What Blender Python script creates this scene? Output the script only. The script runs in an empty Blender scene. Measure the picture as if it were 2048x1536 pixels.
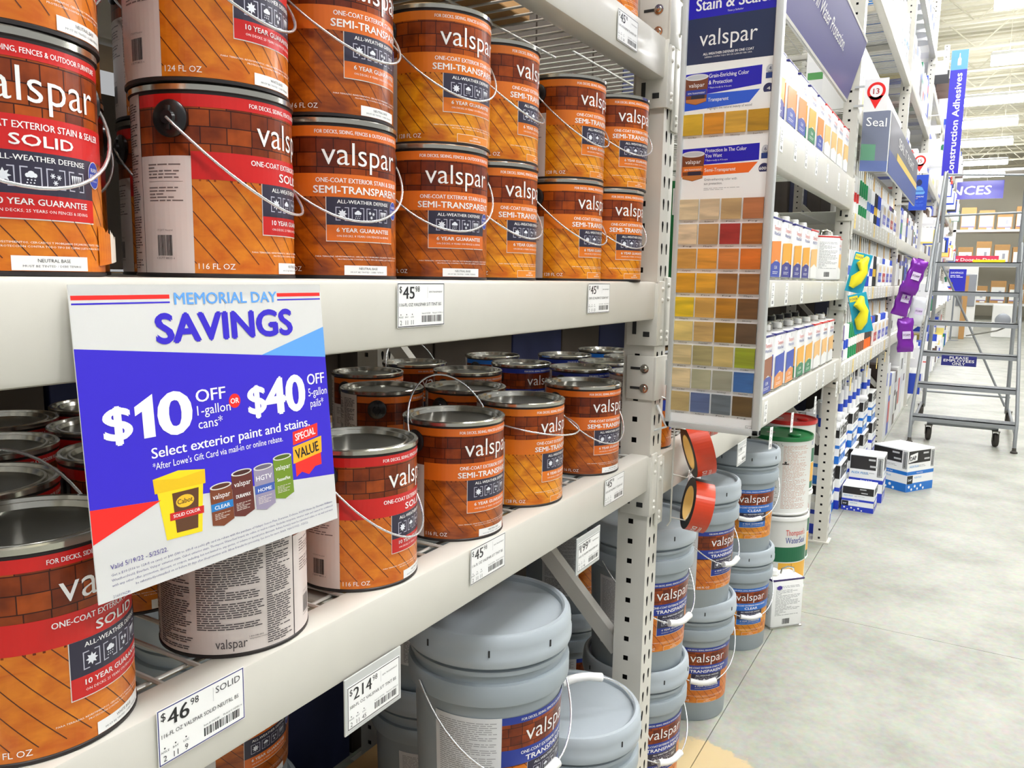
import bpy, bmesh, math, random
from mathutils import Vector, Matrix
random.seed(7)
sc = bpy.context.scene
col = sc.collection
PI = math.pi
def R(d): return math.radians(d)
def lin(c):
    return tuple((x/255/12.92 if x/255 <= .04045 else ((x/255+.055)/1.055)**2.4) for x in c)

# ------------------------------------------------------------------ camera
cam_d = bpy.data.cameras.new('camera'); cam = bpy.data.objects.new('camera', cam_d); col.objects.link(cam)
cam_d.sensor_width = 36; cam_d.lens = 1575.4/2048*36; cam_d.clip_start = .02; cam_d.clip_end = 200
fw = Vector((0.85596969, 0.49892891, -0.13559438)); rt = Vector((0.505507, -0.86265657, 0.01692078)); up = Vector((0.10852912, 0.08302758, 0.99061993))
cam.matrix_world = Matrix(((rt.x, up.x, -fw.x, 0), (rt.y, up.y, -fw.y, -.643), (rt.z, up.z, -fw.z, 1.53), (0, 0, 0, 1)))
sc.camera = cam
# ------------------------------------------------------------------ world, exposure
w = bpy.data.worlds.new('store_ambient'); sc.world = w; w.use_nodes = True
w.node_tree.nodes['Background'].inputs[0].default_value = (.97, .985, 1.0, 1)
w.node_tree.nodes['Background'].inputs[1].default_value = .24
sc.view_settings.view_transform = 'Standard'; sc.view_settings.look = 'None'
sc.view_settings.exposure = 0.88; sc.view_settings.gamma = 1; sc.view_settings.use_curve_mapping = False
sc.cycles.max_bounces = 6; sc.cycles.diffuse_bounces = 4; sc.cycles.glossy_bounces = 3; sc.cycles.transmission_bounces = 2; sc.cycles.caustics_reflective = False; sc.cycles.caustics_refractive = False
LAMP = 33.0

# ------------------------------------------------------------------ materials
M = {}
def mat(name, rgb=(200, 200, 200), rough=.5, metal=0., var=0., scale=8., coat=0., emit=0., bump=0., trans=0., alpha=1.):
    if name in M: return M[name]
    m = bpy.data.materials.new(name); m.use_nodes = True; nt = m.node_tree; b = nt.nodes['Principled BSDF']
    c = lin(rgb) + (1,)
    b.inputs['Base Color'].default_value = c; b.inputs['Roughness'].default_value = rough; b.inputs['Metallic'].default_value = metal
    b.inputs['Coat Weight'].default_value = coat; b.inputs['Coat Roughness'].default_value = .12
    if trans: b.inputs['Transmission Weight'].default_value = trans
    if alpha < 1: b.inputs['Alpha'].default_value = alpha
    if emit:
        b.inputs['Emission Color'].default_value = c; b.inputs['Emission Strength'].default_value = emit
    if var or bump:
        tc = nt.nodes.new('ShaderNodeTexCoord'); n = nt.nodes.new('ShaderNodeTexNoise'); n.inputs['Scale'].default_value = scale; n.inputs['Detail'].default_value = 5
        nt.links.new(tc.outputs['Object'], n.inputs['Vector'])
        if var:
            mx = nt.nodes.new('ShaderNodeMix'); mx.data_type = 'RGBA'
            mx.inputs[6].default_value = tuple(x*(1-var) for x in c[:3])+(1,); mx.inputs[7].default_value = tuple(min(1, x*(1+var)) for x in c[:3])+(1,)
            nt.links.new(n.outputs['Fac'], mx.inputs[0]); nt.links.new(mx.outputs[2], b.inputs['Base Color'])
        if bump:
            bp = nt.nodes.new('ShaderNodeBump'); bp.inputs['Strength'].default_value = bump; bp.inputs['Distance'].default_value = .002
            nt.links.new(n.outputs['Fac'], bp.inputs['Height']); nt.links.new(bp.outputs['Normal'], b.inputs['Normal'])
    M[name] = m; return m

def shingle_mat(name, c1, c2, mortar):
    m = bpy.data.materials.new(name); m.use_nodes = True; nt = m.node_tree; b = nt.nodes['Principled BSDF']
    b.inputs['Roughness'].default_value = .3; b.inputs['Specular IOR Level'].default_value = .35; b.inputs['Coat Weight'].default_value = .1; b.inputs['Coat Roughness'].default_value = .06
    uv = nt.nodes.new('ShaderNodeUVMap'); br = nt.nodes.new('ShaderNodeTexBrick')
    br.inputs['Scale'].default_value = 1; br.inputs['Brick Width'].default_value = .0205; br.inputs['Row Height'].default_value = .0168; br.inputs['Mortar Size'].default_value = .0006
    br.inputs['Mortar Smooth'].default_value = .3; br.offset = .37; br.squash = 1.25; br.squash_frequency = 2
    br.inputs['Color1'].default_value = lin(c1)+(1,); br.inputs['Color2'].default_value = lin(c2)+(1,); br.inputs['Mortar'].default_value = lin(mortar)+(1,)
    n = nt.nodes.new('ShaderNodeTexNoise'); n.inputs['Scale'].default_value = 38; n.inputs['Detail'].default_value = 3
    mx = nt.nodes.new('ShaderNodeMix'); mx.data_type = 'RGBA'; mx.blend_type = 'MULTIPLY'; mx.inputs[0].default_value = .75
    cr = nt.nodes.new('ShaderNodeValToRGB'); cr.color_ramp.elements[0].position = .3; cr.color_ramp.elements[0].color = (.34, .26, .22, 1); cr.color_ramp.elements[1].position = .65
    nt.links.new(uv.outputs[0], br.inputs['Vector']); nt.links.new(uv.outputs[0], n.inputs['Vector']); nt.links.new(n.outputs['Fac'], cr.inputs[0])
    nt.links.new(br.outputs['Color'], mx.inputs[6]); nt.links.new(cr.outputs[0], mx.inputs[7]); nt.links.new(mx.outputs[2], b.inputs['Base Color'])
    M[name] = m; return m
def wood_mat(name, c1, c2, sx=30, sy=90, rot=0, rough=.3, coat=.1, coord='UV'):
    m = bpy.data.materials.new(name); m.use_nodes = True; nt = m.node_tree; b = nt.nodes['Principled BSDF']
    b.inputs['Roughness'].default_value = rough; b.inputs['Coat Weight'].default_value = coat; b.inputs['Coat Roughness'].default_value = .1
    if coord == 'UV':
        uv = nt.nodes.new('ShaderNodeUVMap'); src = uv.outputs[0]
    else:
        uv = nt.nodes.new('ShaderNodeTexCoord'); src = uv.outputs['Object']
    mp = nt.nodes.new('ShaderNodeMapping'); mp.inputs['Rotation'].default_value = (0, 0, R(rot)); mp.inputs['Scale'].default_value = (sx, sy, sy)
    n = nt.nodes.new('ShaderNodeTexNoise'); n.inputs['Scale'].default_value = 1; n.inputs['Detail'].default_value = 6; n.inputs['Distortion'].default_value = .6
    cr = nt.nodes.new('ShaderNodeValToRGB'); cr.color_ramp.elements[0].position = .33; cr.color_ramp.elements[0].color = lin(c1)+(1,); cr.color_ramp.elements[1].position = .68; cr.color_ramp.elements[1].color = lin(c2)+(1,)
    nt.links.new(src, mp.inputs[0]); nt.links.new(mp.outputs[0], n.inputs['Vector']); nt.links.new(n.outputs['Fac'], cr.inputs[0]); nt.links.new(cr.outputs[0], b.inputs['Base Color'])
    M[name] = m; return m

def ink(rgb, rough=.4): return mat('ink_%d_%d_%d' % rgb, rgb, rough, coat=.15)
WHITE = (246, 246, 244); BLACK = (22, 22, 26)
mat('rack_paint', (211, 208, 198), .38, var=.05, scale=14, coat=.1)
mat('hole_shade', (40, 40, 40), .8)  # near-black that stands in for shade inside holes and slots
mat('wire_zinc', (214, 214, 208), .35, .35)
mat('bail_steel', (225, 226, 228), .22, .75)
mat('can_chime', (205, 203, 192), .18, .95)
mat('can_lid', (120, 120, 112), .3, .85, var=.15, scale=30)
mat('can_base', (58, 54, 54), .4, .6)
mat('ear_black', (18, 18, 20), .35, coat=.3)
mat('label_back', (224, 213, 208), .38, coat=.2)
mat('pail_plastic', (158, 168, 174), .42, var=.04, scale=20)
mat('pail_lid', (172, 181, 187), .38, var=.04, scale=20)
mat('grip_white', (240, 240, 238), .5)
mat('card_white', (248, 248, 246), .45)
mat('silver_trim', (206, 208, 206), .35, .25)
shingle_mat('shingle_solid', (196, 92, 26), (116, 44, 16), (58, 18, 8))
shingle_mat('shingle_semi', (168, 72, 14), (104, 36, 12), (52, 14, 6))
shingle_mat('shingle_gold', (198, 92, 12), (132, 52, 12), (66, 20, 6))
wood_mat('wood_solid', (196, 94, 12), (226, 134, 30), 26, 60, 50)
wood_mat('wood_semi', (122, 50, 4), (196, 100, 10), 22, 60, 50)
wood_mat('wood_gold', (192, 94, 2), (244, 164, 22), 22, 60, 50)

# ------------------------------------------------------------------ mesh builder
class MB:
    def __init__(s): s.v = []; s.f = []; s.m = []; s.uv = []; s.mats = []
    def mi(s, m):
        if isinstance(m, str): m = M[m]
        if m not in s.mats: s.mats.append(m)
        return s.mats.index(m)
    def face(s, pts, m, uv=None):
        i = len(s.v); s.v.extend([tuple(p) for p in pts]); s.f.append(tuple(range(i, i+len(pts)))); s.m.append(s.mi(m)); s.uv.append(uv)
    def raw(s, vs, fs, m):
        i = len(s.v); s.v.extend([tuple(p) for p in vs]); k = s.mi(m)
        for f in fs: s.f.append(tuple(i+a for a in f)); s.m.append(k); s.uv.append(None)
    def box(s, x0, y0, z0, x1, y1, z1, m, b=0.):
        if b:
            bm = bmesh.new(); bmesh.ops.create_cube(bm, size=1)
            for v in bm.verts: v.co = ((x0+x1)/2+v.co.x*(x1-x0), (y0+y1)/2+v.co.y*(y1-y0), (z0+z1)/2+v.co.z*(z1-z0))
            bmesh.ops.bevel(bm, geom=bm.edges[:], offset=b, segments=2, affect='EDGES', profile=.5)
            bm.verts.ensure_lookup_table()
            s.raw([v.co[:] for v in bm.verts], [[v.index for v in f.verts] for f in bm.faces], m); bm.free(); return
        v = [(x0, y0, z0), (x1, y0, z0), (x1, y1, z0), (x0, y1, z0), (x0, y0, z1), (x1, y0, z1), (x1, y1, z1), (x0, y1, z1)]
        s.raw(v, [(0, 3, 2, 1), (4, 5, 6, 7), (0, 1, 5, 4), (1, 2, 6, 5), (2, 3, 7, 6), (3, 0, 4, 7)], m)
    def lathe(s, prof, seg, m, cx=0, cy=0, close=False):
        # prof: list of (r, z) or (r, z, material for the ring above)
        n = len(prof); vs = []
        for p in prof:
            for k in range(seg):
                a = 2*PI*k/seg; vs.append((cx+p[0]*math.cos(a), cy+p[0]*math.sin(a), p[1]))
        i = len(s.v); s.v.extend(vs)
        for j in range(n-1):
            mm = prof[j][2] if len(prof[j]) > 2 else m; k0 = s.mi(mm)
            for k in range(seg):
                k2 = (k+1) % seg
                s.f.append((i+j*seg+k, i+j*seg+k2, i+(j+1)*seg+k2, i+(j+1)*seg+k)); s.m.append(k0); s.uv.append(None)
        if prof[-1][0] > 1e-6 and close:
            s.f.append(tuple(i+(n-1)*seg+k for k in range(seg))); s.m.append(s.mi(m)); s.uv.append(None)
            s.f.append(tuple(i+k for k in reversed(range(seg)))); s.m.append(s.mi(m)); s.uv.append(None)
    def tube(s, path, r, m, seg=6, closed=False):
        P = [Vector(p) for p in path]; n = len(P); i = len(s.v); k0 = s.mi(m); prev = None
        for j, p in enumerate(P):
            t = (P[(j+1) % n]-P[j-1]) if closed else (P[min(j+1, n-1)]-P[max(j-1, 0)])
            if t.length < 1e-9: t = Vector((0, 0, 1))
            t.normalize()
            if prev is None:
                a = Vector((0, 0, 1)) if abs(t.z) < .9 else Vector((1, 0, 0)); nrm = t.cross(a).normalized()
            else:
                nrm = (prev-t*prev.dot(t)); nrm = nrm.normalized() if nrm.length > 1e-6 else t.orthogonal().normalized()
            prev = nrm; b = t.cross(nrm)
            rr = r[j] if isinstance(r, (list, tuple)) else r
            for k in range(seg):
                a = 2*PI*k/seg; s.v.append(tuple(p+nrm*(rr*math.cos(a))+b*(rr*math.sin(a))))
        for j in range(n if closed else n-1):
            for k in range(seg):
                k2 = (k+1) % seg; j2 = (j+1) % n
                s.f.append((i+j*seg+k, i+j*seg+k2, i+j2*seg+k2, i+j2*seg+k)); s.m.append(k0); s.uv.append(None)
        if not closed:
            s.f.append(tuple(i+k for k in reversed(range(seg)))); s.m.append(k0); s.uv.append(None)
            s.f.append(tuple(i+(n-1)*seg+k for k in range(seg))); s.m.append(k0); s.uv.append(None)
    def bar(s, a, b, wd, th, m):
        # rectangular bar from a to b
        a = Vector(a); b = Vector(b); t = (b-a).normalized(); u = t.cross(Vector((0, 0, 1)))
        if u.length < 1e-4: u = Vector((1, 0, 0))
        u.normalize(); v = u.cross(t); u = u*wd/2; v = v*th/2
        vs = [a-u-v, a+u-v, a+u+v, a-u+v, b-u-v, b+u-v, b+u+v, b-u+v]
        s.raw(vs, [(0, 3, 2, 1), (4, 5, 6, 7), (0, 1, 5, 4), (1, 2, 6, 5), (2, 3, 7, 6), (3, 0, 4, 7)], m)
    def mesh(s, name, smooth=None):
        me = bpy.data.meshes.new(name); me.from_pydata(s.v, [], s.f)
        for m in s.mats: me.materials.append(m)
        me.polygons.foreach_set('material_index', s.m)
        if any(u is not None for u in s.uv):
            l = me.uv_layers.new(name='UVMap'); k = 0
            for f, u in zip(s.f, s.uv):
                for j in range(len(f)):
                    if u is not None: l.data[k].uv = u[j]
                    k += 1
        if smooth:
            me.polygons.foreach_set('use_smooth', [True]*len(me.polygons))
            me.set_sharp_from_angle(angle=R(smooth))
        me.update(); return me
    def build(s, name, parent=None, smooth=None):
        return link(name, s.mesh(name, smooth), parent)
def link(name, me, parent=None):
    o = bpy.data.objects.new(name, me); col.objects.link(o)
    if parent: o.parent = parent
    return o
def tag(o, label=None, cat=None, group=None, kind=None):
    if label: o['label'] = label
    if cat: o['category'] = cat
    if group: o['group'] = group
    if kind: o['kind'] = kind
    return o
def thing(name, label, cat, loc=(0, 0, 0), rz=0., group=None):
    o = bpy.data.objects.new(name, None); col.objects.link(o); o.location = loc; o.rotation_euler = (0, 0, rz); o.empty_display_size = .05
    return tag(o, label, cat, group)
def dup(o, parent=None):
    c = o.copy(); col.objects.link(c); c.parent = parent
    for ch in list(o.children): dup(ch, c)
    return c

# ------------------------------------------------------------------ print: flat lettering and artwork laid on a surface
_tc = {}
def glyphs(s, bold=0., res=2):
    k = (s, bold, res)
    if k in _tc: return _tc[k]
    cu = bpy.data.curves.new('t', 'FONT'); cu.body = s; cu.size = 1; cu.offset = bold; cu.resolution_u = res; cu.fill_mode = 'FRONT'
    o = bpy.data.objects.new('t', cu); col.objects.link(o)
    dg = bpy.context.evaluated_depsgraph_get(); me = bpy.data.meshes.new_from_object(o.evaluated_get(dg))
    vs = [(v.co.x, v.co.y) for v in me.vertices]; fs = [tuple(p.vertices) for p in me.polygons]
    bpy.data.objects.remove(o); bpy.data.curves.remove(cu); bpy.data.meshes.remove(me)
    x0 = min((v[0] for v in vs), default=0); x1 = max((v[0] for v in vs), default=1)
    _tc[k] = (vs, fs, x0, x1); return _tc[k]
CAP = .729
class Print:
    def __init__(s): s.it = []          # (layer, material, [polygons in u,v])
    def poly(s, pts, m, layer=1): s.it.append((layer, m, [list(pts)]))
    def rect(s, u0, v0, u1, v1, m, layer=1, n=1):
        d = (u1-u0)/n; s.it.append((layer, m, [[(u0+i*d, v0), (u0+(i+1)*d, v0), (u0+(i+1)*d, v1), (u0+i*d, v1)] for i in range(n)]))
    def line(s, p, q, wd, m, layer=1, n=1):
        dx, dy = q[0]-p[0], q[1]-p[1]; L = math.hypot(dx, dy); nx, ny = -dy/L*wd/2, dx/L*wd/2
        for i in range(n):
            a = (p[0]+dx*i/n, p[1]+dy*i/n); b = (p[0]+dx*(i+1)/n, p[1]+dy*(i+1)/n)
            s.poly([(a[0]-nx, a[1]-ny), (b[0]-nx, b[1]-ny), (b[0]+nx, b[1]+ny), (a[0]+nx, a[1]+ny)], m, layer)
    def disc(s, u, v, r, m, layer=1, n=20, ry=None):
        ry = ry or r; s.poly([(u+r*math.cos(2*PI*k/n), v+ry*math.sin(2*PI*k/n)) for k in range(n)], m, layer)
    def frame(s, u0, v0, u1, v1, wd, m, layer=1, n=1):
        s.rect(u0, v0, u1, v0+wd, m, layer, n); s.rect(u0, v1-wd, u1, v1, m, layer, n); s.rect(u0, v0+wd, u0+wd, v1-wd, m, layer); s.rect(u1-wd, v0+wd, u1, v1-wd, m, layer)
    def text(s, t, u, v, h, m, align='L', bold=.0, width=None, layer=3, res=2, shear=0., rot=0.):
        if bold > .012:                                  # heavy weights: the same glyphs laid over each other with small shifts
            b = (bold-.004)*.8*h/CAP; sh = ((-b, 0), (b, 0), (0, b*.7), (0, -b*.7), (0, 0)) if bold > .028 else ((-b, 0), (b, 0))
            for i, (dx, dy) in enumerate(sh):
                s.text(t, u+dx*math.cos(rot)-dy*math.sin(rot), v+dx*math.sin(rot)+dy*math.cos(rot), h, m, align, 0, width, layer+.1*i, res, shear, rot)
            return
        if bold > 0: bold = 0
        vs, fs, x0, x1 = glyphs(t, bold, res); k = h/CAP; kx = k
        if width: kx = width/(x1-x0)
        wd = (x1-x0)*kx; off = {'L': 0, 'C': -wd/2, 'R': -wd}[align]; cr, sr = math.cos(rot), math.sin(rot)
        P = []
        for x, y in vs:
            a = off+(x-x0)*kx+shear*y*k; b = y*k; P.append((u+a*cr-b*sr, v+a*sr+b*cr))
        s.it.append((layer, m, [[P[i] for i in f] for f in fs]))
    def para(s, u0, v0, u1, v1, m, lh=.0024, ink_h=.5, layer=2, seed=1, fill=.9):
        rnd = random.Random(seed); v = v1-lh; polys = []
        while v > v0:
            u = u0; end = u1 if rnd.random() < .8 else u0+(u1-u0)*rnd.uniform(.3, .8)
            while u < end:
                l = rnd.uniform(1.2, 4.2)*lh
                if u+l > end: break
                polys.append([(u, v), (u+l, v), (u+l, v+lh*ink_h), (u, v+lh*ink_h)]); u += l+lh*.5
            v -= lh
        s.it.append((layer, m, polys))
    def barcode(s, u0, v0, u1, v1, m=None, layer=2, seed=3, vertical=True):
        m = m or ink(BLACK); rnd = random.Random(seed); polys = []; u = u0
        while u < u1:
            d = rnd.choice((1, 1, 2, 3))*(u1-u0)/75; d = min(d, u1-u)
            if u+d > u1-1e-6: break
            polys.append([(u, v0), (u+d, v0), (u+d, v1), (u, v1)]); u += d+rnd.choice((1, 1, 2))*(u1-u0)/75
        s.it.append((layer, m, polys))
    def emit(s, mb, f):
        for layer, m, polys in s.it:
            for p in polys:
                mb.face([f(u, v, layer) for u, v in p], m, [(u, v) for u, v in p])
    def cyl(s, mb, rad, eps=.00025, z0=0., taper=0.):
        def f(u, v, l):
            r = rad+taper*v+eps*l; a = u/rad; return (r*math.sin(a), -r*math.cos(a), z0+v)
        s.emit(mb, f); return mb
    def flat(s, mb, o=(0, 0, 0), U=(1, 0, 0), V=(0, 0, 1), eps=.0003):
        o = Vector(o); U = Vector(U); V = Vector(V); N = U.cross(V).normalized()
        s.emit(mb, lambda u, v, l: tuple(o+U*u+V*v+N*(eps*l))); return mb
# ------------------------------------------------------------------ structure: floor, ceiling, lamps
def floor_mat():
    m = bpy.data.materials.new('polished_concrete'); m.use_nodes = True; nt = m.node_tree; b = nt.nodes['Principled BSDF']
    tc = nt.nodes.new('ShaderNodeTexCoord')
    n1 = nt.nodes.new('ShaderNodeTexNoise'); n1.inputs['Scale'].default_value = 2.2; n1.inputs['Detail'].default_value = 8; n1.inputs['Roughness'].default_value = .65
    n2 = nt.nodes.new('ShaderNodeTexNoise'); n2.inputs['Scale'].default_value = 38; n2.inputs['Detail'].default_value = 4
    cr = nt.nodes.new('ShaderNodeValToRGB'); cr.color_ramp.elements[0].position = .3; cr.color_ramp.elements[0].color = lin((136, 137, 126))+(1,); cr.color_ramp.elements[1].position = .62; cr.color_ramp.elements[1].color = lin((170, 171, 160))+(1,)
    mx = nt.nodes.new('ShaderNodeMix'); mx.data_type = 'RGBA'; mx.blend_type = 'SOFT_LIGHT'; mx.inputs[0].default_value = .35
    nt.links.new(tc.outputs['Object'], n1.inputs['Vector']); nt.links.new(tc.outputs['Object'], n2.inputs['Vector'])
    nt.links.new(n1.outputs['Fac'], cr.inputs[0]); nt.links.new(cr.outputs[0], mx.inputs[6]); nt.links.new(n2.outputs['Color'], mx.inputs[7])
    # tan spill left on the floor beside the first pail stack
    sp = nt.nodes.new('ShaderNodeSeparateXYZ'); nt.links.new(tc.outputs['Object'], sp.inputs[0])
    def math_(op, a, bv):
        k = nt.nodes.new('ShaderNodeMath'); k.operation = op
        for i, q in enumerate((a, bv)):
            if isinstance(q, (int, float)): k.inputs[i].default_value = q
            else: nt.links.new(q, k.inputs[i])
        return k.outputs[0]
    dx = math_('MULTIPLY', math_('SUBTRACT', sp.outputs[0], 2.17), 1/.30); dy = math_('MULTIPLY', math_('SUBTRACT', sp.outputs[1], -.02), 1/.22)
    d = math_('ADD', math_('MULTIPLY', dx, dx), math_('MULTIPLY', dy, dy))
    d = math_('ADD', d, math_('MULTIPLY', math_('SUBTRACT', n1.outputs['Fac'], .5), 5.))
    rp = nt.nodes.new('ShaderNodeValToRGB'); rp.color_ramp.elements[0].position = .8; rp.color_ramp.elements[0].color = (.85, .85, .85, 1); rp.color_ramp.elements[1].position = 1.; rp.color_ramp.elements[1].color = (0, 0, 0, 1)
    nt.links.new(d, rp.inputs[0])
    m2 = nt.nodes.new('ShaderNodeMix'); m2.data_type = 'RGBA'; m2.inputs[7].default_value = lin((206, 182, 134))+(1,)
    nt.links.new(rp.outputs[0], m2.inputs[0]); nt.links.new(mx.outputs[2], m2.inputs[6]); nt.links.new(m2.outputs[2], b.inputs['Base Color'])
    b.inputs['Roughness'].default_value = .5; b.inputs['Specular IOR Level'].default_value = .3
    bp = nt.nodes.new('ShaderNodeBump'); bp.inputs['Strength'].default_value = .12; bp.inputs['Distance'].default_value = .002
    nt.links.new(n2.outputs['Fac'], bp.inputs['Height']); nt.links.new(bp.outputs['Normal'], b.inputs['Normal'])
    M['polished_concrete'] = m
floor_mat()
mat('joint_dark', (140, 138, 124), .8); mat('ceiling_deck', (226, 222, 200), .7, var=.03, scale=3); mat('joist_paint', (232, 228, 208), .6)
mat('lamp_glow', (252, 252, 255), .5, emit=LAMP); mat('lamp_housing', (240, 240, 236), .5); mat('added_uplight_glow', (252, 252, 255), .5, emit=LAMP*.13)  # last one glows upward, added to brighten the ceiling
# concrete slabs separated by saw-cut joints
fl = bpy.data.objects.new('floor', None); col.objects.link(fl); fl['kind'] = 'structure'
xs = [-4, 3.72, 8.3, 12.9, 17.5, 22.1, 26.7, 45]; ys = [-9, -4.6, .012, 4.6]
for i in range(len(xs)-1):
    for j in range(len(ys)-1):
        mb = MB(); g = .0016; mb.box(xs[i]+g, ys[j]+g, -.12, xs[i+1]-g, ys[j+1]-g, 0, 'polished_concrete'); mb.build('slab', fl)
mb = MB(); mb.box(-4, -9, -.14, 45, 4.6, -.006, 'joint_dark'); mb.build('joint_filler', fl)
# corrugated ceiling deck with open joists
ce = bpy.data.objects.new('ceiling', None); col.objects.link(ce); ce['kind'] = 'structure'
mb = MB(); P = []
x = -4.
while x < 46:
    P += [(x, 7.6), (x+.14, 7.6), (x+.17, 7.68), (x+.31, 7.68)]; x += .34
for a, b in zip(P, P[1:]): mb.face([(a[0], -9, a[1]), (b[0], -9, b[1]), (b[0], 5, b[1]), (a[0], 5, a[1])], 'ceiling_deck')
mb.build('roof_deck', ce)
mb = MB()
mb.tube([(0, -9, 7.5), (0, 5, 7.5)], .045, 'joist_paint', 6); mb.tube([(0, -9, 6.75), (0, 5, 6.75)], .04, 'joist_paint', 6)
y = -9.; k = 0
while y < 5:
    a, b = (7.5, 6.75) if k % 2 == 0 else (6.75, 7.5); mb.tube([(0, y, a), (0, y+.8, b)], .018, 'joist_paint', 5); y += .8; k += 1
jm = mb.mesh('joist')
for k in range(22):
    o = link('joist', jm, ce); o.location = (-2+2.1*k, 0, 0)
# end wall far down the aisle
mat('end_wall', (222, 218, 200), .8, var=.04, scale=1.5)
mb = MB(); mb.box(45, -9, 0, 45.2, 5, 7.7, 'end_wall'); tag(mb.build('wall_far'), kind='structure')

def lamp(x, y0, y1, label):
    t = thing('hanging_lamp', label, 'lamp', (x, (y0+y1)/2, 6.0), group='hanging strip lamps over the aisle'); h = (y1-y0)/2
    mb = MB(); mb.box(-.2, -h, .05, .2, h, .12, 'lamp_housing', .01); mb.build('housing', t); mb = MB(); mb.box(-.15, -h+.03, .121, .15, h-.03, .14, 'added_uplight_glow'); mb.build('added_uplight', t)  # glowing slab added on the housing to lift the ceiling brightness
    mb = MB(); mb.box(-.19, -h+.01, -.07, .19, h-.01, .048, 'lamp_glow', .015); mb.build('diffuser', t)
    for s in (-1, 1):
        mb = MB(); mb.tube([(0, s*h*.6, .1), (0, s*h*.6, 1.5)], .006, 'joist_paint', 5); mb.build('suspension_wire', t)
LX = [-1.2, 1.8, 5.0, 8.4, 11.8, 15.4, 19.2, 23.2, 26.4, 30.0, 34.8, 38.6]
for i, x in enumerate(LX):
    if x < 20: lamp(x, -2.1, -.5, 'white strip lamp hanging above the aisle, %s from the camera end' % ['first', 'second', 'third', 'fourth', 'fifth', 'sixth', 'seventh'][i])
    else: lamp(x, -1.25, .35, 'white strip lamp right of the blue banner, %s one down' % ['first', 'second', 'third', 'fourth', 'fifth'][i-7])
for i, x in enumerate([-1.0, 3.4, 8., 13., 18.]):  # unseen lamps added to the side for diffuse light on the rack
    lamp(x, -6.2, -4.4, 'unseen strip lamp added for diffuse light over the next aisle, %s from the camera end' % ['first', 'second', 'third', 'fourth', 'fifth'][i])

# ------------------------------------------------------------------ pallet rack
PITCH = .0508; UPW = .076; UX = [1.765+3.05*k for k in range(-1, 8)]
def holed(mb, rc, hole, f, m):
    u0, v0, u1, v1 = rc; um, vm = (u0+u1)/2, (v0+v1)/2
    rim = [(u0, v0), (um, v0), (u1, v0), (u1, vm), (u1, v1), (um, v1), (u0, v1), (u0, vm)]
    for i in range(8):
        j = (i+1) % 8; mb.face([f(*rim[i]), f(*rim[j]), f(*hole[j]), f(*hole[i])], m)
def sq_hole(u, v, s): return [(u-s, v-s), (u, v-s), (u+s, v-s), (u+s, v), (u+s, v+s), (u, v+s), (u-s, v+s), (u-s, v)]
def drop_hole(u, v):
    return [(u-.0025, v-.013), (u, v-.0145), (u+.0025, v-.013), (u+.006, v+.004), (u+.0045, v+.010), (u, v+.012), (u-.0045, v+.010), (u-.006, v+.004)]
def column_mesh(H=5.08):
    mb = MB(); W = UPW; n = int(H/PITCH); m = 'rack_paint'; c = .008
    for k in range(n):
        z = k*PITCH
        if True:
            holed(mb, (.0, z, W, z+PITCH), sq_hole(W*.45, z+PITCH/2, .0062), lambda u, v: (0, W-u, v), m)         # side towards -x
            for a, b, uc in ((0, W/2, .022), (W/2, W, .054)):
                holed(mb, (a, z, b, z+PITCH), drop_hole(uc, z+PITCH/2), lambda u, v: (u, 0, v), m)                   # front towards the aisle
        else:
            mb.face([(0, W, z), (0, 0, z), (0, 0, z+PITCH), (0, W, z+PITCH)], m); mb.face([(0, 0, z), (W, 0, z), (W, 0, z+PITCH), (0, 0, z+PITCH)], m)
    z = n*PITCH
    mb.face([(W, 0, 0), (W, W, 0), (W, W, z), (W, 0, z)], m)
    mb.box(.004, W-.003, 0, W, W, z, m); mb.box(.026, .012, 0, W-.012, W-.012, z, 'hole_shade')  # dark core paints the shade behind the punched holes
    return mb.mesh('column')
COLM = column_mesh()
mb = MB(); mb.box(-.02, -.015, 0, UPW+.02, UPW+.03, .008, 'rack_paint'); FOOTM = mb.mesh('foot_plate')
mb = MB(); mb.bar((UPW/2, UPW, .0), (UPW/2, .84, .78), .03, .04, 'rack_paint'); BRM = mb.mesh('brace')
mb = MB(); mb.bar((UPW/2, UPW, .0), (UPW/2, .84, .0), .03, .04, 'rack_paint'); BRH = mb.mesh('brace')
def ordw(n):
    a = ['', 'first', 'second', 'third', 'fourth', 'fifth', 'sixth', 'seventh', 'eighth', 'ninth', 'tenth', 'eleventh', 'twelfth', 'thirteenth', 'fourteenth', 'fifteenth', 'sixteenth', 'seventeenth', 'eighteenth', 'nineteenth']
    if n < 20: return a[n]
    return ('twentieth', 'thirtieth')[n//10-2] if n % 10 == 0 else ('twenty', 'thirty')[n//10-2]+'-'+a[n % 10]
ords = ['first', 'second', 'third', 'fourth', 'fifth', 'sixth', 'seventh', 'eighth', 'ninth', 'tenth', 'eleventh', 'twelfth']
for k, x in enumerate(UX):
    if k == 0: lab = 'grey steel rack upright at the camera end, left of the frame'
    elif k == 1: lab = 'grey perforated rack upright beside the wood stain colour board'
    else: lab = 'grey perforated rack upright, %s one beyond the colour board' % ords[k-2]
    t = thing('rack_upright', lab, 'upright', (x, 0, 0), group='perforated rack uprights')
    link('column', COLM, t); o = link('column', COLM, t); o.location = (0, .838, 0)
    link('foot_plate', FOOTM, t); o = link('foot_plate', FOOTM, t); o.location = (0, .838, 0)
    if k < 5:
        for z0 in (.585, 1.45, 2.3):
            o = link('brace', BRM, t); o.location = (0, 0, z0)
        for z0 in (.25, 3.2):
            o = link('brace', BRH, t); o.location = (0, 0, z0)
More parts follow.
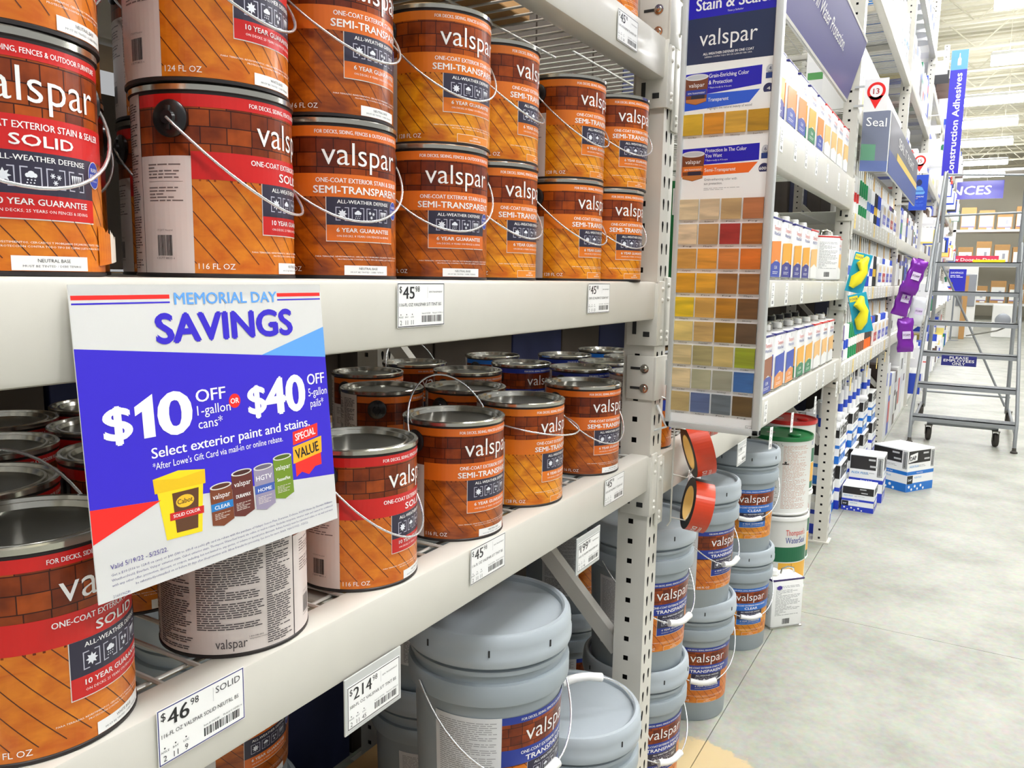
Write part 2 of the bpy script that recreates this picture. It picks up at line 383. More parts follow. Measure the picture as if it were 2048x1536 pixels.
def beam(x0, x1, ztop, h, label, y=0., conn=True, rear=False, cat='shelf beam'):
    t = thing('shelf_beam', label, cat, (x0, y, ztop-h), group='grey shelf beams of the rack'); L = x1-x0; m = 'rack_paint'
    mb = MB(); mb.box(0, 0, 0, L, .05, h, m, .006); mb.build('rail', t, 40)
    if conn:
        for e in ((0, L) if not rear else ()):
            s = -1 if e == 0 else 1
            mb = MB(); a, b = (e, e+s*.0375); mb.box(min(a, b), -.008, -.062, max(a, b), -.001, h+.002, m, .003)
            q = e-s*.002; mb.box(min(q, q-s*.006), -.008, -.062, max(q, q-s*.006), .068, h-.004, m, .002)
            mb.build('end_connector', t, 40)
            for zz in (-.045, -.03, h-.018, h*.5):
                mb = MB(); mb.lathe([(0, .004), (.0045, .003), (.006, 0)], 10, m); o = mb.build('rivet', t, 60); o.location = (e+s*.019, -.008, zz); o.rotation_euler = (R(90), 0, 0)
            mb = MB(); mb.box(-.0008, -.005, -.016, .0008, .005, .016, 'hole_shade', .0006); o = mb.build('slot', t); o.location = (q-s*.0063, .048, -.02)  # dark chips stand in for the shade in the connector slots
            mb = MB(); mb.box(-.0008, -.008, -.006, .0008, .008, .006, 'hole_shade', .0006); o = mb.build('slot', t); o.location = (q-s*.0063, .018, -.035)
    return t
wm = MB(); wm.tube([(0, .03, 0), (0, .88, 0)], .0028, 'wire_zinc', 6); WIREM = wm.mesh('deck_wire', 60)
def deck(x0, x1, z, label, step=.045, single=False):
    t = thing('wire_deck', label, 'wire shelf', (x0, 0, z)); n = int((x1-x0)/step)
    if single:
        mb = MB()
        for k in range(n): mb.tube([((k+.5)*step, .03, -.003), ((k+.5)*step, .88, -.003)], .0028, 'wire_zinc', 4)
        o = mb.build('deck_wires', t); o['kind'] = 'stuff'
    else:
        for k in range(n):
            o = link('deck_wire', WIREM, t); o.location = ((k+.5)*step, 0, -.003)
    for yy in (.07, .28, .5, .72):
        mb = MB(); mb.tube([(0, yy, -.0085), (x1-x0, yy, -.0085)], .0028, 'wire_zinc', 6); mb.build('cross_wire', t, 60)
    for q in (.33, .66):
        mb = MB(); mb.box((x1-x0)*q-.02, .05, -.05, (x1-x0)*q+.02, .86, -.0115, 'rack_paint', .003); mb.build('support_channel', t)
    return t
def bay_x(k): return UX[k]+UPW+.001, UX[k+1]-.001
B1 = bay_x(0); B2 = bay_x(1); B3 = bay_x(2); B4 = bay_x(3)
for z, nm in ((2.062, 'upper beam above the two-high stacks of stain cans'), (1.523, 'middle beam carrying the two-high stacks of stain cans'), (1.11, 'lower beam under the single row of stain cans')):
    beam(*B1, z, .088, 'grey steel ' + nm)
    beam(*B1, z, .088, 'rear grey beam behind the stain cans, level with the %s front beam' % nm.split()[0], y=.86, rear=True)
    deck(*B1, z, 'white wire decking lying on the ' + nm, single=(z > 2.2))
for z, h, nm in ((2.10, .17, 'top'), (1.532, .10, 'middle'), (1.097, .11, 'lowest')):
    beam(*B2, z, h, 'grey steel beam, %s one of the bay behind the colour board' % nm)
    beam(*B2, z, .09, 'rear grey steel beam of the bay behind the colour board, %s one' % nm, y=.86, rear=True)
    deck(*B2, z, 'wire decking on the %s beam of the bay behind the colour board' % nm, single=True)
for z, h, nm in ((3.33, .11, 'topmost'), (1.93, .10, 'second highest'), (1.50, .09, 'third highest'), (1.05, .10, 'lowest')):
    beam(*B3, z, h, 'grey steel beam, %s of the bay with the sealant cartridges' % nm)
    deck(*B3, z, 'wire decking on the %s beam of the sealant bay' % nm, single=True)
for z, h, nm in ((3.36, .11, 'topmost'), (1.93, .10, 'second highest'), (1.50, .09, 'third highest'), (1.05, .10, 'lowest')):
    beam(*B4, z, h, 'grey steel beam, %s of the bay behind the step ladder' % nm, conn=False)
    deck(*B4, z, 'wire decking on the %s beam of the bay behind the step ladder' % nm, single=True)
# bolted bracket plates on the upright beside the colour board
for z in (1.293, 2.10):
    t = thing('bracket_plate', 'grey plate with two bolts on the upright by the colour board, %s one' % ('lower' if z < 2 else 'upper'), 'bracket', (1.765, .0, z), group='bolted bracket plates')
    mb = MB(); mb.box(-.005, -.004, -.05, -.0005, .066, .055, 'rack_paint', .002); mb.box(-.005, -.009, -.05, .07, -.0005, .055, 'rack_paint', .002); mb.build('plate', t, 40)
    for dz in (-.022, .025):
        mb = MB(); mb.lathe([(0, .007), (.006, .006), (.007, .002), (.011, .0015), (.011, 0)], 12, 'can_chime'); o = mb.build('bolt', t, 40); o.location = (-.005, .02, dz); o.rotation_euler = (0, R(-90), 0)
        mb = MB(); mb.box(-.0006, .03, dz-.003, .0006, .055, dz+.003, 'hole_shade'); o = mb.build('slot', t); o.location = (-.0055, 0, 0)  # dark chip for the shade in the plate slot

# ------------------------------------------------------------------ paint cans
CR = .083; CH = .193
def U(d): return R(d)*CR
ICON = ink((235, 238, 245))
def icons(p, u0, v0, s, gap, layer=3, n=4):
    for k in range(n):
        u = u0+k*(s+gap); p.frame(u, v0, u+s, v0+s, s*.06, ink((190, 190, 205)), layer)
        cu, cv = u+s/2, v0+s/2
        if k == 0:
            p.poly([(cu+(s*.36 if i % 2 == 0 else s*.2)*math.cos(PI*i/8), cv+(s*.36 if i % 2 == 0 else s*.2)*math.sin(PI*i/8)) for i in range(16)], ICON, layer)
        elif k == 1:
            p.disc(cu, cv+s*.13, s*.17, ICON, layer, 12); p.disc(cu-s*.17, cv+s*.08, s*.11, ICON, layer, 10); p.disc(cu+s*.17, cv+s*.08, s*.11, ICON, layer, 10)
            for q in (-.16, 0, .16): p.disc(cu+q*s, cv-s*.14, s*.04, ICON, layer, 6); p.disc(cu+q*s-.04*s, cv-s*.28, s*.04, ICON, layer, 6)
        elif k == 2:
            for q in ((-.18, .15), (.14, .1), (-.05, -.18)):
                for a in range(3):
                    d = s*.13; p.line((cu+q[0]*s-d*math.cos(a*PI/3), cv+q[1]*s-d*math.sin(a*PI/3)), (cu+q[0]*s+d*math.cos(a*PI/3), cv+q[1]*s+d*math.sin(a*PI/3)), s*.045, ICON, layer)
        else:
            for q, l in ((-.28, .5), (-.14, .62), (0, .45), (.14, .66), (.28, .4)): p.poly([(cu+(q-.06)*s, cv+.3*s), (cu+(q+.06)*s, cv+.3*s), (cu+q*s, cv+(.3-l)*s)], ICON, layer)
def art(p, kind, u0, u1, v0, v1, sc=1., fl='116 FL OZ', base='NEUTRAL BASE', wid=1., uc=0., left=None):
    """front artwork of a stain label: shingles, bands, planks and lettering; v measured from v0"""
    spec = {'solid': ((208, 26, 24), 'shingle_solid', 'wood_solid', 'SOLID', .052, '10 YEAR GUARANTEE', 'ON DECKS, 25 YEARS ON FENCES & SIDING'),
            'semi': ((226, 110, 24), 'shingle_semi', 'wood_semi', 'SEMI-TRANSPARENT', .133, '6 YEAR GUARANTEE', 'ON DECKS, 8 YEARS ON FENCES & SIDING'),
            'gold': ((228, 120, 22), 'shingle_gold', 'wood_gold', 'SEMI-TRANSPARENT', .133, '6 YEAR GUARANTEE', 'ON DECKS, 8 YEARS ON FENCES & SIDING'),
            'blue': ((24, 52, 150), 'shingle_semi', 'wood_solid', 'TRANSPARENT', .110, '4 YEAR GUARANTEE', 'ON DECKS, 6 YEARS ON FENCES & SIDING'),
            'clear': ((20, 104, 196), 'shingle_semi', 'wood_gold', 'CLEAR', .05, '4 YEAR GUARANTEE', 'ON DECKS, 6 YEARS ON FENCES & SIDING')}[kind]
    bc, sh, wd, title, tw, g1, g2 = spec; band = ink(bc, .35); wt = ink(WHITE); s = sc; n = max(6, int((u1-u0)/.006))
    V = lambda v: v0+(v-.004)*s
    p.rect(u0, V(.004), u1, V(.1), wd, 0, n); p.rect(left if left is not None else u0, V(.098), u1, V(.172), sh, 0, n); p.rect(left if left is not None else u0, V(.172), u1, V(.1845), band, 1, n)
    p.rect(u0, V(.1), u1, V(.128), band, 1, n)
    dk = ink((84, 36, 14))
    a = u0-.07*s
    while a < u1:
        p0, p1 = (a, V(.1)), (a+.072*s, V(.014))
        t0 = max(0, (u0-p0[0])/(p1[0]-p0[0])); t1 = min(1, (u1-p0[0])/(p1[0]-p0[0]))
        if t1 > t0:
            L = lambda t: (p0[0]+(p1[0]-p0[0])*t, p0[1]+(p1[1]-p0[1])*t); p.line(L(t0), L(t1), .0009*s, dk, 1, 8)
        a += .0215*s
    p.text('FOR DECKS, SIDING, FENCES & OUTDOOR FURNITURE', uc, V(.1758), .0046*s, wt, 'C', .02, .128*s*wid)
    p.text('valspar', uc, V(.139), .029*s, wt, 'C', -.004, .112*s*wid, res=3)
    p.text('ONE-COAT EXTERIOR STAIN & SEALER', uc, V(.1175), .0058*s, wt, 'C', .025, .127*s*wid)
    p.text(title, uc, V(.1045), .0092*s, wt, 'C', .035, tw*s*wid, res=2)
    b0, b1 = uc-.051*s*wid, uc+.049*s*wid
    p.rect(b0-.0008*s, V(.0455), b1, V(.1), ink((228, 222, 214)), 1.5, 10); p.rect(b0, V(.066), b1, V(.1), ink((46, 42, 62)), 2, 10); p.rect(b0, V(.0465), b1, V(.066), band, 2, 10)
    p.text('ALL-WEATHER DEFENSE', uc, V(.0925), .0046*s, wt, 'C', .025, .076*s*wid)
    icons(p, b0+.011*s, V(.0715), .0165*s*wid, .0035*s)
    p.text(g1, uc, V(.0575), .0052*s, wt, 'C', .03, .078*s*wid); p.text(g2, uc, V(.0515), .0026*s, wt, 'C', .01, .078*s*wid, res=1)
    p.text('PARA TERRAZAS, REVESTIMIENTOS, CERCADOS Y MOBILIARIO DE JARDÍN | TINTE Y SELLADOR', uc, V(.0265), .0017*s, wt, 'C', 0, .13*s*wid, res=1)
    p.text('PROTECCIÓN CONTRA TODO TIPO DE CLIMAS | LISTO PARA PROTEGER', uc+.012, V(.0232), .0017*s, wt, 'C', 0, .1*s*wid, res=1)
    p.text(fl, u0+.004*s, V(.0085), .0062*s, wt, 'L', .012)
    if base:
        c0, c1 = uc-.03*s*wid, uc+.036*s*wid
        if kind == 'gold' or kind in ('blue', 'clear'):
            p.rect(c0, V(.0045), c1, V(.0165), ink((250, 240, 225)), 2, 8); p.rect(c0+.0006, V(.0051), c1-.0006, V(.0159), ink((232, 138, 32)), 2.5, 8)
            p.text('CEDAR', (c0+c1)/2, V(.0113), .0024*s, wt, 'C', .02); p.text('NATURALTONE', (c0+c1)/2, V(.0075), .0024*s, wt, 'C', .02)
        else:
            p.rect(c0, V(.0045), c1, V(.0165), ink(WHITE), 2, 8)
            p.text(base, (c0+c1)/2, V(.0113), .003*s, ink((60, 60, 62)), 'C', .0); p.text('MUST BE TINTED / DEBE TEÑIRSE', (c0+c1)/2, V(.0072), .0019*s, ink((90, 90, 92)), 'C', 0, .05*s, res=1)
    if kind in ('solid', 'semi'):
        ux, vx = b1+.0045, V(.0885); p.disc(ux, vx, .0098*s, wt, 3, 24, .0118*s); p.disc(ux, vx, .0092*s, ink((28, 66, 176)), 3.4, 24, .0112*s)
        p.text('RAIN', ux, vx+.0025, .0036, wt, 'C', .02, layer=3.8); p.text('READY', ux, vx-.0025, .0034, wt, 'C', .02, layer=3.8); p.text('IN 4 HOURS', ux, vx-.0058, .0014, wt, 'C', .0, layer=3.8, res=1)
def can_label(kind, fl, base):
    p = Print(); u0, u1 = U(-84), U(84); left = U(-126)
    art(p, kind, u0, u1, .0045, .185, .985, fl, base, left=left)
    lb = M['label_back']; g = ink((120, 108, 106)); dkt = ink((70, 62, 64))
    p.rect(left, .0045, u0, .122, lb, 1, 10)                                   # pale side panel with the barcode
    p.rect(u1, .0045, left+2*PI*CR, .1845, lb, 0, 36)                          # pale back panel
    p.barcode(U(-112), .022, U(-99), .043); p.text('0 35777 88515 6', U(-105.5), .0185, .0022, dkt, 'C', 0, U(15), res=1); p.text('1712097 Neutral', U(-105.5), .047, .002, g, 'C', 0, U(13), res=1)
    p.para(U(-118), .099, U(-90), .116, g, .0032, .4, 2, 5); p.rect(U(-118), .0965, U(-90), .0968, g, 2, 4); p.para(U(-118), .074, U(-90), .093, g, .0032, .4, 2, 6)
    for i, (a, b) in enumerate(((90, 112), (116, 152), (156, 206), (208, 231))):
        lo = .03 if i == 2 else .008
        p.para(U(a), lo, U(b), .178, dkt, .0026, .45, 2, 20+i)
    p.text('valspar', U(181), .011, .0118, dkt, 'C', -.002, U(23), res=2); p.text('1-800-348-6804', U(194), .021, .0018, dkt, 'L', .01, res=1); p.text('valsparpaint.com/stain', U(194), .0185, .0018, dkt, 'L', .01, res=1)
    mb = MB(); p.cyl(mb, CR+.0002); return mb.mesh('label')
LBL = {'s116': can_label('solid', '116 FL OZ', 'NEUTRAL BASE'), 's124': can_label('solid', '124 FL OZ', 'WHITE BASE'), 'm116': can_label('semi', '116 FL OZ', 'NEUTRAL BASE'),
       'g128': can_label('gold', '128 FL OZ', 'x'), 'b124': can_label('blue', '128 FL OZ', 'x'), 'c124': can_label('clear', '128 FL OZ', 'x')}
mb = MB(); mb.lathe([(0, .002), (CR-.004, .002), (CR-.003, 0), (CR+.0012, .0006), (CR+.0012, .0034), (CR, .0042), (CR, .1848), (CR+.0018, .1862), (CR+.0018, .1905)], 56, 'can_base'); CANB = mb.mesh('body', 35)
mb = MB(); mb.lathe([(CR+.002, .1862), (CR+.002, .1915), (CR+.0002, .193), (CR-.0035, .1925), (CR-.005, .188), (CR-.0105, .188), (CR-.0118, .1908), (CR-.0145, .1908), (CR-.0165, .185, 'can_lid'), (CR-.019, .1845, 'can_lid'), (.0, .1845)], 56, 'can_chime'); CANL = mb.mesh('lid', 35)
mb = MB(); mb.lathe([(.0185, 0), (.0185, .0035), (.016, .0055), (.008, .0065), (.0065, .0095), (0, .0095)], 24, 'ear_black'); mb.box(-.003, -.012, .005, .003, .012, .009, 'ear_black', .001); EARM = mb.mesh('ear', 40)
EA = (-97, 83); EZ = .158
def bail_mesh(fr, dn, a=.0885):
    mb = MB(); e = R(EA[0]); ax = Vector((math.sin(e), -math.cos(e), 0)); ff = Vector((-ax.y, ax.x, 0))
    if ff.y > 0: ff = -ff
    P = [Vector((0, 0, EZ))+ax*(CR+.004)]
    for i in range(25):
        t = PI*i/24; q = math.sin(t); P.append(Vector((0, 0, EZ))+ax*((a+.003)*math.cos(t))+ff*(fr*q)+Vector((0, 0, -dn*q)))
    P.append(Vector((0, 0, EZ))-ax*(CR+.004))
    mb.tube(P, .0016, 'bail_steel', 7); return mb.mesh('bail', 60)
BAIL = {'down': bail_mesh(.094, .088), 'low': bail_mesh(.0925, .094), 'up': bail_mesh(-.045, -.095), 'fwd': bail_mesh(.118, .022), 'back': bail_mesh(-.085, -.085)}
CX, CY = 0., -.643
def can(kind, x, y, z, d, label, bail='down', ears=True, group='stain cans on the rack'):
    th = math.atan2(CY-y, CX-x); t = thing('paint_can', label, 'paint can', (x, y, z), th+R(d)+PI/2, group)
    link('body', CANB, t); link('label', LBL[kind], t); link('lid', CANL, t)
    if ears:
        for e in EA:
            o = link('ear', EARM, t); a = R(e); n = Vector((math.sin(a), -math.cos(a), 0)); o.location = Vector((0, 0, EZ))+n*(CR-.001); o.rotation_euler = n.to_track_quat('Z', 'Y').to_euler()
        if bail: link('bail', BAIL[bail], t)
    return t
Z1 = 1.523; Z2 = 1.11; HH = CH+.0005
TOP = [('A', .376, .10, 's116', 26, 's116', 55), ('B', .610, .10, 's116', 68, 's124', 52), ('C', .795, .10, 'm116', 30, 'm116', 48), ('D', 1.010, .092, 'm116', 30, 'g128', 42),
       ('E', 1.192, .104, 'g128', 56, 'g128', 68), ('F', 1.446, .093, 'g128', 61, 'g128', 61), ('G', 1.634, .080, 'g128', 53, 'g128', 50)]
txt = {'s116': 'red-banded solid stain can', 's124': 'red-banded white-base solid stain can', 'm116': 'orange-banded neutral-base stain can', 'g128': 'orange-banded golden cedar stain can'}
for i, (nm, x, y, k1, d1, k2, d2) in enumerate(TOP):
    pos = ['leftmost', 'second-from-left', 'third-from-left', 'middle', 'third-from-right', 'second-from-right', 'rightmost'][i]
    t = can(k1, x, y, Z1, d1, '%s, bottom of the %s stack on the middle beam' % (txt[k1], pos), 'down')
    can(k2, x+(.004, -.004, -.002, .010, .006, .006, .012)[i], y+(0, 0, .002, .003, .004, .003, .0)[i], Z1+HH, d2, '%s, top of the %s stack on the middle beam' % (txt[k2], pos), 'low' if i % 2 else 'down')
o = [c for c in col.objects if c.get('label', '').startswith('red-banded solid stain can, bottom of the leftmost')][0]
mb = MB(); rr = random.Random(3); n = 9                                       # torn paper hanging off the right edge of the leftmost can
for i in range(n):
    a0, a1 = R(38+3.2*i), R(38+3.2*(i+1)); l0, l1 = CR+.0012+.0011*i**1.25*.55, CR+.0012+.0011*(i+1)**1.25*.55; z0, z1 = .010+.0005*i, .046-.0012*i+rr.uniform(-.003, .003); z2 = .046-.0012*(i+1)+rr.uniform(-.003, .003)
    mb.face([(l0*math.sin(a0), -l0*math.cos(a0), z0), (l1*math.sin(a1), -l1*math.cos(a1), z0), (l1*math.sin(a1), -l1*math.cos(a1), z2), (l0*math.sin(a0), -l0*math.cos(a0), z1)], M['wood_solid'] if i < 5 else ink((236, 226, 212)), [(0, 0), (.01, 0), (.01, .03), (0, .03)])
mb.build('torn_label', o)
for i, (x, y) in enumerate(((.50, .285), (.72, .29), (.93, .29), (1.3, .29))):
    for j in range(2): can('s116' if i < 2 else 'm116', x, y, Z1+HH*j, 20+10*i, 'shaded stain can in the second row above the middle beam, %s of the %s stack' % (('bottom', 'top')[j], ords[i]), 'down')
can('b124', 1.60, .095, 2.0625, 60, 'dark stain can at the right end above the upper beam', 'down')
LOW = [('s124', .378, .089, 52, 'up', 'large red-banded white-base stain can at the far left of the lower beam'), ('s116', .609, .089, 176, 'back', 'pale-backed stain can turned round below the savings poster'),
       ('s116', .826, .088, 67, 'low', 'red-banded solid stain can right of the savings poster on the lower beam'), ('m116', 1.066, .089, 50, 'up', 'orange-banded stain can with its wire handle raised on the lower beam'),
       ('g128', 1.289, .089, 65, 'fwd', 'golden stain can with its handle sticking out forward on the lower beam'), ('m116', 1.566, .089, 54, 'down', 'orange-banded stain can at the right end of the lower beam')]
for k, x, y, d, b, lab in LOW: can(k, x, y, Z2, d, lab, b)
for i, (k, x, y, d) in enumerate((('s116', .42, .275, 40), ('s116', .612, .28, 30), ('s116', .52, .45, 35), ('s116', .70, .46, 60), ('s116', .62, .625, 40), ('s116', .80, .63, 30), ('s116', .44, .63, 30))):
    can(k, x, y, Z2, d, 'shaded red-banded stain can behind the front row, %s of the seven by the poster' % ords[i], None)
for i, (k, x, y, d) in enumerate((('m116', 1.245, .39, 90), ('m116', 1.36, .262, 60), ('m116', 1.427, .585, 60), ('m116', 1.60, .416, 55), ('m116', 1.655, .62, 50))):
    can(k, x, y, Z2, d, 'shaded orange-banded stain can behind the lower front row, %s' % ('one with a pale side', 'one behind the raised handle', 'leftmost of the far row', 'one left of the blue cans', 'farthest right')[i], ('up' if i == 4 else None))
for i, (k, x, y, d) in enumerate((('b124', 1.935, .27, 60), ('b124', 1.925, .45, 50), ('c124', 2.06, .63, 60), ('b124', 2.22, .46, 50), ('c124', 2.47, .44, 50), ('b124', 2.12, .272, 60), ('b124', 1.94, .096, 100), ('b124', 2.30, .27, 50))):
    can(k, x, y, 1.0975, d, 'shaded blue-banded stain can behind the upright, %s of eight' % ords[i], None)
# ------------------------------------------------------------------ savings poster hanging on the middle beam
INK_B = ink((52, 32, 200)); INK_R = ink((240, 34, 26)); INK_LB = ink((96, 164, 240)); WT = ink(WHITE)
def poster():
    W, H = .287, .267; p = Print(); D = Vector((0, -.0, 0))
    p.rect(0, 0, W, H, M['card_white'], 0)
    def q(u, v): return (u*W, v*H)
    p.poly([q(0, .803), q(0, .30), q(1, .193), q(1, .695)], INK_B, 1); p.poly([q(.68, .729), q(1, .695), q(1, .822)], INK_LB, 2)
    p.poly([q(0, .30), q(0, .19), q(.23, .275)], INK_R, 2)
    for a, b in ((0.005, .325), (.775, .995)):
        p.rect(a*W, .952*H, b*W, .966*H, INK_R, 1); p.rect(a*W, .937*H, b*W, .9425*H, INK_B, 1)
    p.text('MEMORIAL DAY', .557*W, .932*H, .042*H, INK_LB, 'C', .03, .43*W, res=3)
    p.text('SAVINGS', .552*W, .803*H, .102*H, INK_B, 'C', .06, .565*W, res=4)
    p.text('$', .068*W, .505*H, .108*H, WT, 'L', .05, .085*W, res=4); p.poly([q(.168, .60), q(.232, .636), q(.232, .492), q(.192, .492), q(.192, .582), q(.168, .57)], WT, 3); p.text('0', .252*W, .492*H, .145*H, WT, 'L', .06, .112*W, res=4)
    p.text('OFF', .39*W, .585*H, .046*H, WT, 'L', .025, .118*W, res=3); p.text('1-gallon', .39*W, .538*H, .036*H, WT, 'L', .01, .135*W); p.text('cans*', .39*W, .49*H, .036*H, WT, 'L', .01, .098*W)
    p.disc(.545*W, .57*H, .0245*W, INK_R, 2, 28); p.text('OR', .545*W, .561*H, .02*H, WT, 'C', .03)
    p.text('$', .605*W, .51*H, .108*H, WT, 'L', .05, .075*W, res=4); p.text('40', .685*W, .495*H, .145*H, WT, 'L', .055, .185*W, res=4)
    p.text('OFF', .893*W, .588*H, .046*H, WT, 'L', .025, .09*W, res=3); p.text('5-gallon', .893*W, .54*H, .034*H, WT, 'L', .01, .1*W); p.text('pails*', .9*W, .494*H, .034*H, WT, 'L', .01, .07*W)
    p.text('Select exterior paint and stains.', .212*W, .42*H, .037*H, WT, 'L', .025, .675*W, res=3)
    p.text("*After Lowe's Gift Card via mail-in or online rebate.", .212*W, .381*H, .024*H, WT, 'L', .004, .535*W)
    # special value badge
    p.poly([q(.795, .355), q(.925, .372), q(.928, .425), q(.798, .408)], ink((235, 40, 30)), 2); p.poly([q(.79, .28), q(.94, .30), q(.944, .368), q(.793, .348)], ink((246, 178, 30)), 2)
    p.poly([q(.80, .225), q(.83, .24), q(.865, .222), q(.90, .248), q(.935, .25), q(.935, .30), q(.80, .282)], ink((235, 40, 30)), 1.5)
    p.text('SPECIAL', .862*W, .376*H, .03*H, WT, 'C', .025, .105*W, rot=.11); p.text('VALUE', .866*W, .303*H, .042*H, ink(BLACK), 'C', .03, .12*W, rot=.12)
    # pictured tins
    Y1 = ink((248, 214, 20)); Y2 = ink((232, 190, 10))
    p.poly([q(.238, .135), q(.37, .128), q(.39, .31), q(.217, .315)], Y1, 2); p.poly([q(.21, .30), q(.398, .295), q(.4, .345), q(.3, .362), q(.207, .35)], Y2, 2.4); p.poly([q(.207, .348), q(.3, .362), q(.4, .344), q(.3, .334)], Y1, 2.6)
    p.poly([q(.275, .15), q(.355, .146), q(.37, .287), q(.27, .288)], ink((92, 56, 30)), 3); p.disc(.315*W, .252*H, .034*W, ink((232, 186, 40)), 3.2, 20, .022*H); p.text('Cabot', .315*W, .245*H, .018*H, ink((60, 30, 10)), 'C', .02, layer=3.6)
    p.poly([q(.255, .196), q(.382, .192), q(.384, .218), q(.256, .222)], ink((200, 30, 28)), 3.3); p.text('SOLID COLOR', .318*W, .203*H, .012*H, WT, 'C', .02, .1*W, layer=3.7)
    for u, v, h, c, bnd, t1, t2 in ((.412, .135, .135, (120, 60, 30), (30, 120, 190), 'valspar', 'CLEAR'), (.503, .145, .155, (96, 40, 34), None, 'valspar', 'DURAMAX'), (.6, .145, .155, (150, 140, 165), (60, 90, 170), 'HGTV', 'HOME'), (.692, .165, .155, (110, 140, 30), None, 'valspar', 'SeasonFlex')):
        wd = .09; p.poly([q(u, v), q(u+wd*.5, v-.012), q(u+wd, v+.004), q(u+wd, v+h), q(u, v+h-.004)], ink(c), 2.6)
        p.disc((u+wd/2)*W, (v+h)*H, wd*W/2, ink((214, 212, 206)), 2.8, 20, .012*H); p.disc((u+wd/2)*W, (v+h)*H, wd*W*.42, ink(tuple(int(k*.7) for k in c)), 2.9, 20, .008*H)
        p.text(t1, (u+wd/2)*W, (v+h*.68)*H, .02*H, WT, 'C', .0, wd*.8*W, layer=3.4)
        if bnd: p.rect(u*W, (v+h*.36)*H, (u+wd)*W, (v+h*.56)*H, ink(bnd), 3)
        p.text(t2, (u+wd/2)*W, (v+h*.4)*H, .014*H, WT, 'C', .02, wd*.7*W, layer=3.5)
        p.para((u+.012)*W, (v+.015)*H, (u+wd-.012)*W, (v+h*.3)*H, ink((210, 200, 190)), .0016, .4, 3, 4)
    tx = ink((96, 92, 140)); p.text('Valid 5/19/22 - 5/25/22.', .045*W, .098*H, .016*H, ink((60, 40, 140)), 'L', .012)
    L = ['Get a $10 (116 to 128-fl oz cans) or $40 (580 to 640-fl oz pails) gift card via rebate with the purchase of Valspar Season Flex, Duramax, Defense, HGTV Home by Sherwin-Williams', 'Weathershield, Everlast, Valspar exterior stain, Cabot exterior stain, Thompson WaterSeal brand, via online or mail-in rebate. Excludes misprints, interior stain and cannot be combined',
         'with any other offer, promotion, discount, or coupon, including, but not limited to, any quotes, or volume or special price discounts. Rebate form(s) must be submitted online or via mail and must', 'be submitted/postmarked on or before 30 days after the promotion ends. Allow 8 weeks for processing. See store for more details. Valid 5/19/22 - 5/25/22.']
    for i, s in enumerate(L): p.text(s, (.045 if i < 3 else .12)*W, (.076-.017*i)*H, .0082*H, tx, 'L', 0, (.93 if i < 3 else .72)*W, res=1)
    p.text('216019628t', .045*W, .006*H, .009*H, tx, 'L', 0, res=1)
    t = thing('sale_poster', 'Memorial Day savings poster in white, blue and red on the middle beam', 'poster', (.369, -.032, 1.2515))
    V = Vector((.005, .027, .267)).normalized(); mb = MB(); N = Vector((1, 0, 0)).cross(V)
    a, b, c, d = Vector((0, 0, 0)), Vector((W, 0, 0)), Vector((W, 0, 0))+V*H, V*H; k = N*(-.0012)
    mb.raw([a, b, c, d, a+k, b+k, c+k, d+k], [(0, 1, 2, 3), (7, 6, 5, 4), (0, 4, 5, 1), (1, 5, 6, 2), (2, 6, 7, 3), (3, 7, 4, 0)], 'card_white'); mb.build('card', t)
    mb = MB(); p.flat(mb, (0, 0, 0), (1, 0, 0), V, .00012); mb.build('printed_face', t)
poster()

# ------------------------------------------------------------------ price tags
def price_tag(x, z, dollars, cents, desc, loc, note, label, blue=False, holder=False, y=-.0015, w=.104, h=.058, item='1029281'):
    t = thing('price_tag', label, 'price tag', (x, y, z), group='shelf price tags'); k = ink((34, 40, 120)) if blue else ink((30, 30, 36)); bl = ink(BLACK)
    if holder:
        mb = MB(); mb.box(-.004, -.0005, -.006, w+.004, .002, h+.012, 'silver_trim', .0008); mb.build('tag_holder', t)
    mb = MB(); mb.box(0, -.0011, 0, w, -.0004, h, 'card_white'); mb.build('card', t)
    p = Print(); p.frame(.0006, .0006, w-.0006, h-.0006, .0011, k, 1)
    p.text('$', .004, h-.0125, .0085, bl, 'L', .01); p.text(dollars, .0115, h-.0205, .0165, bl, 'L', .025, .0105*len(dollars)+.003, res=3); p.text(cents, .0155+.0105*len(dollars)+.001, h-.0115, .0075, bl, 'L', .0)
    if note: p.rect(w*.62, h-.02, w*.623, h-.005, ink((150, 150, 150)), 1); p.text(note, w*.65, h-.013, .0075 if len(note) < 6 else .0022, ink((60, 60, 64)), 'L', -.004 if len(note) < 6 else 0, .031)
    p.text(desc, .004, h-.0305, .0044, bl, 'L', .0, min(w-.012, .0034*len(desc)))
    for i, (a, b) in enumerate(zip(('AISLE', 'BAY', 'LOC'), loc)):
        u = .007+.012*i; p.text(a, u, .0125, .0022, bl, 'C', 0, .0015*len(a)+.002); p.text(b, u, .0035, .0062, bl, 'C', .01); p.disc(u, .0168, .0009, bl, 1, 8)
    p.text('Item # '+item, .052, .0165, .0022, bl, 'L', 0, .019, res=1); p.text('Model # 01.1029281.16', .076, .0165, .0022, bl, 'L', 0, .024, res=1); p.barcode(.052, .0055, .098, .0145, bl, 1, 9)
    mb = MB(); p.flat(mb, (0, -.0011, 0), (1, 0, 0), (0, 0, 1), .0001); mb.build('printed_face', t)
price_tag(.437, 1.055, '46', '98', '116-FL OZ VALSPAR SOLID NEUTRL BS', ('2', '11', '9'), 'SOLID', 'blue-edged price tag reading 46.98 SOLID on the lower beam', True)
price_tag(.981, 1.052, '45', '98', '116-FL OZ VALSPAR S/T TINT BS', ('2', '11', '11'), 'SEMI-TRANSPARENT', 'price tag of 45.98 below the can with the raised handle')
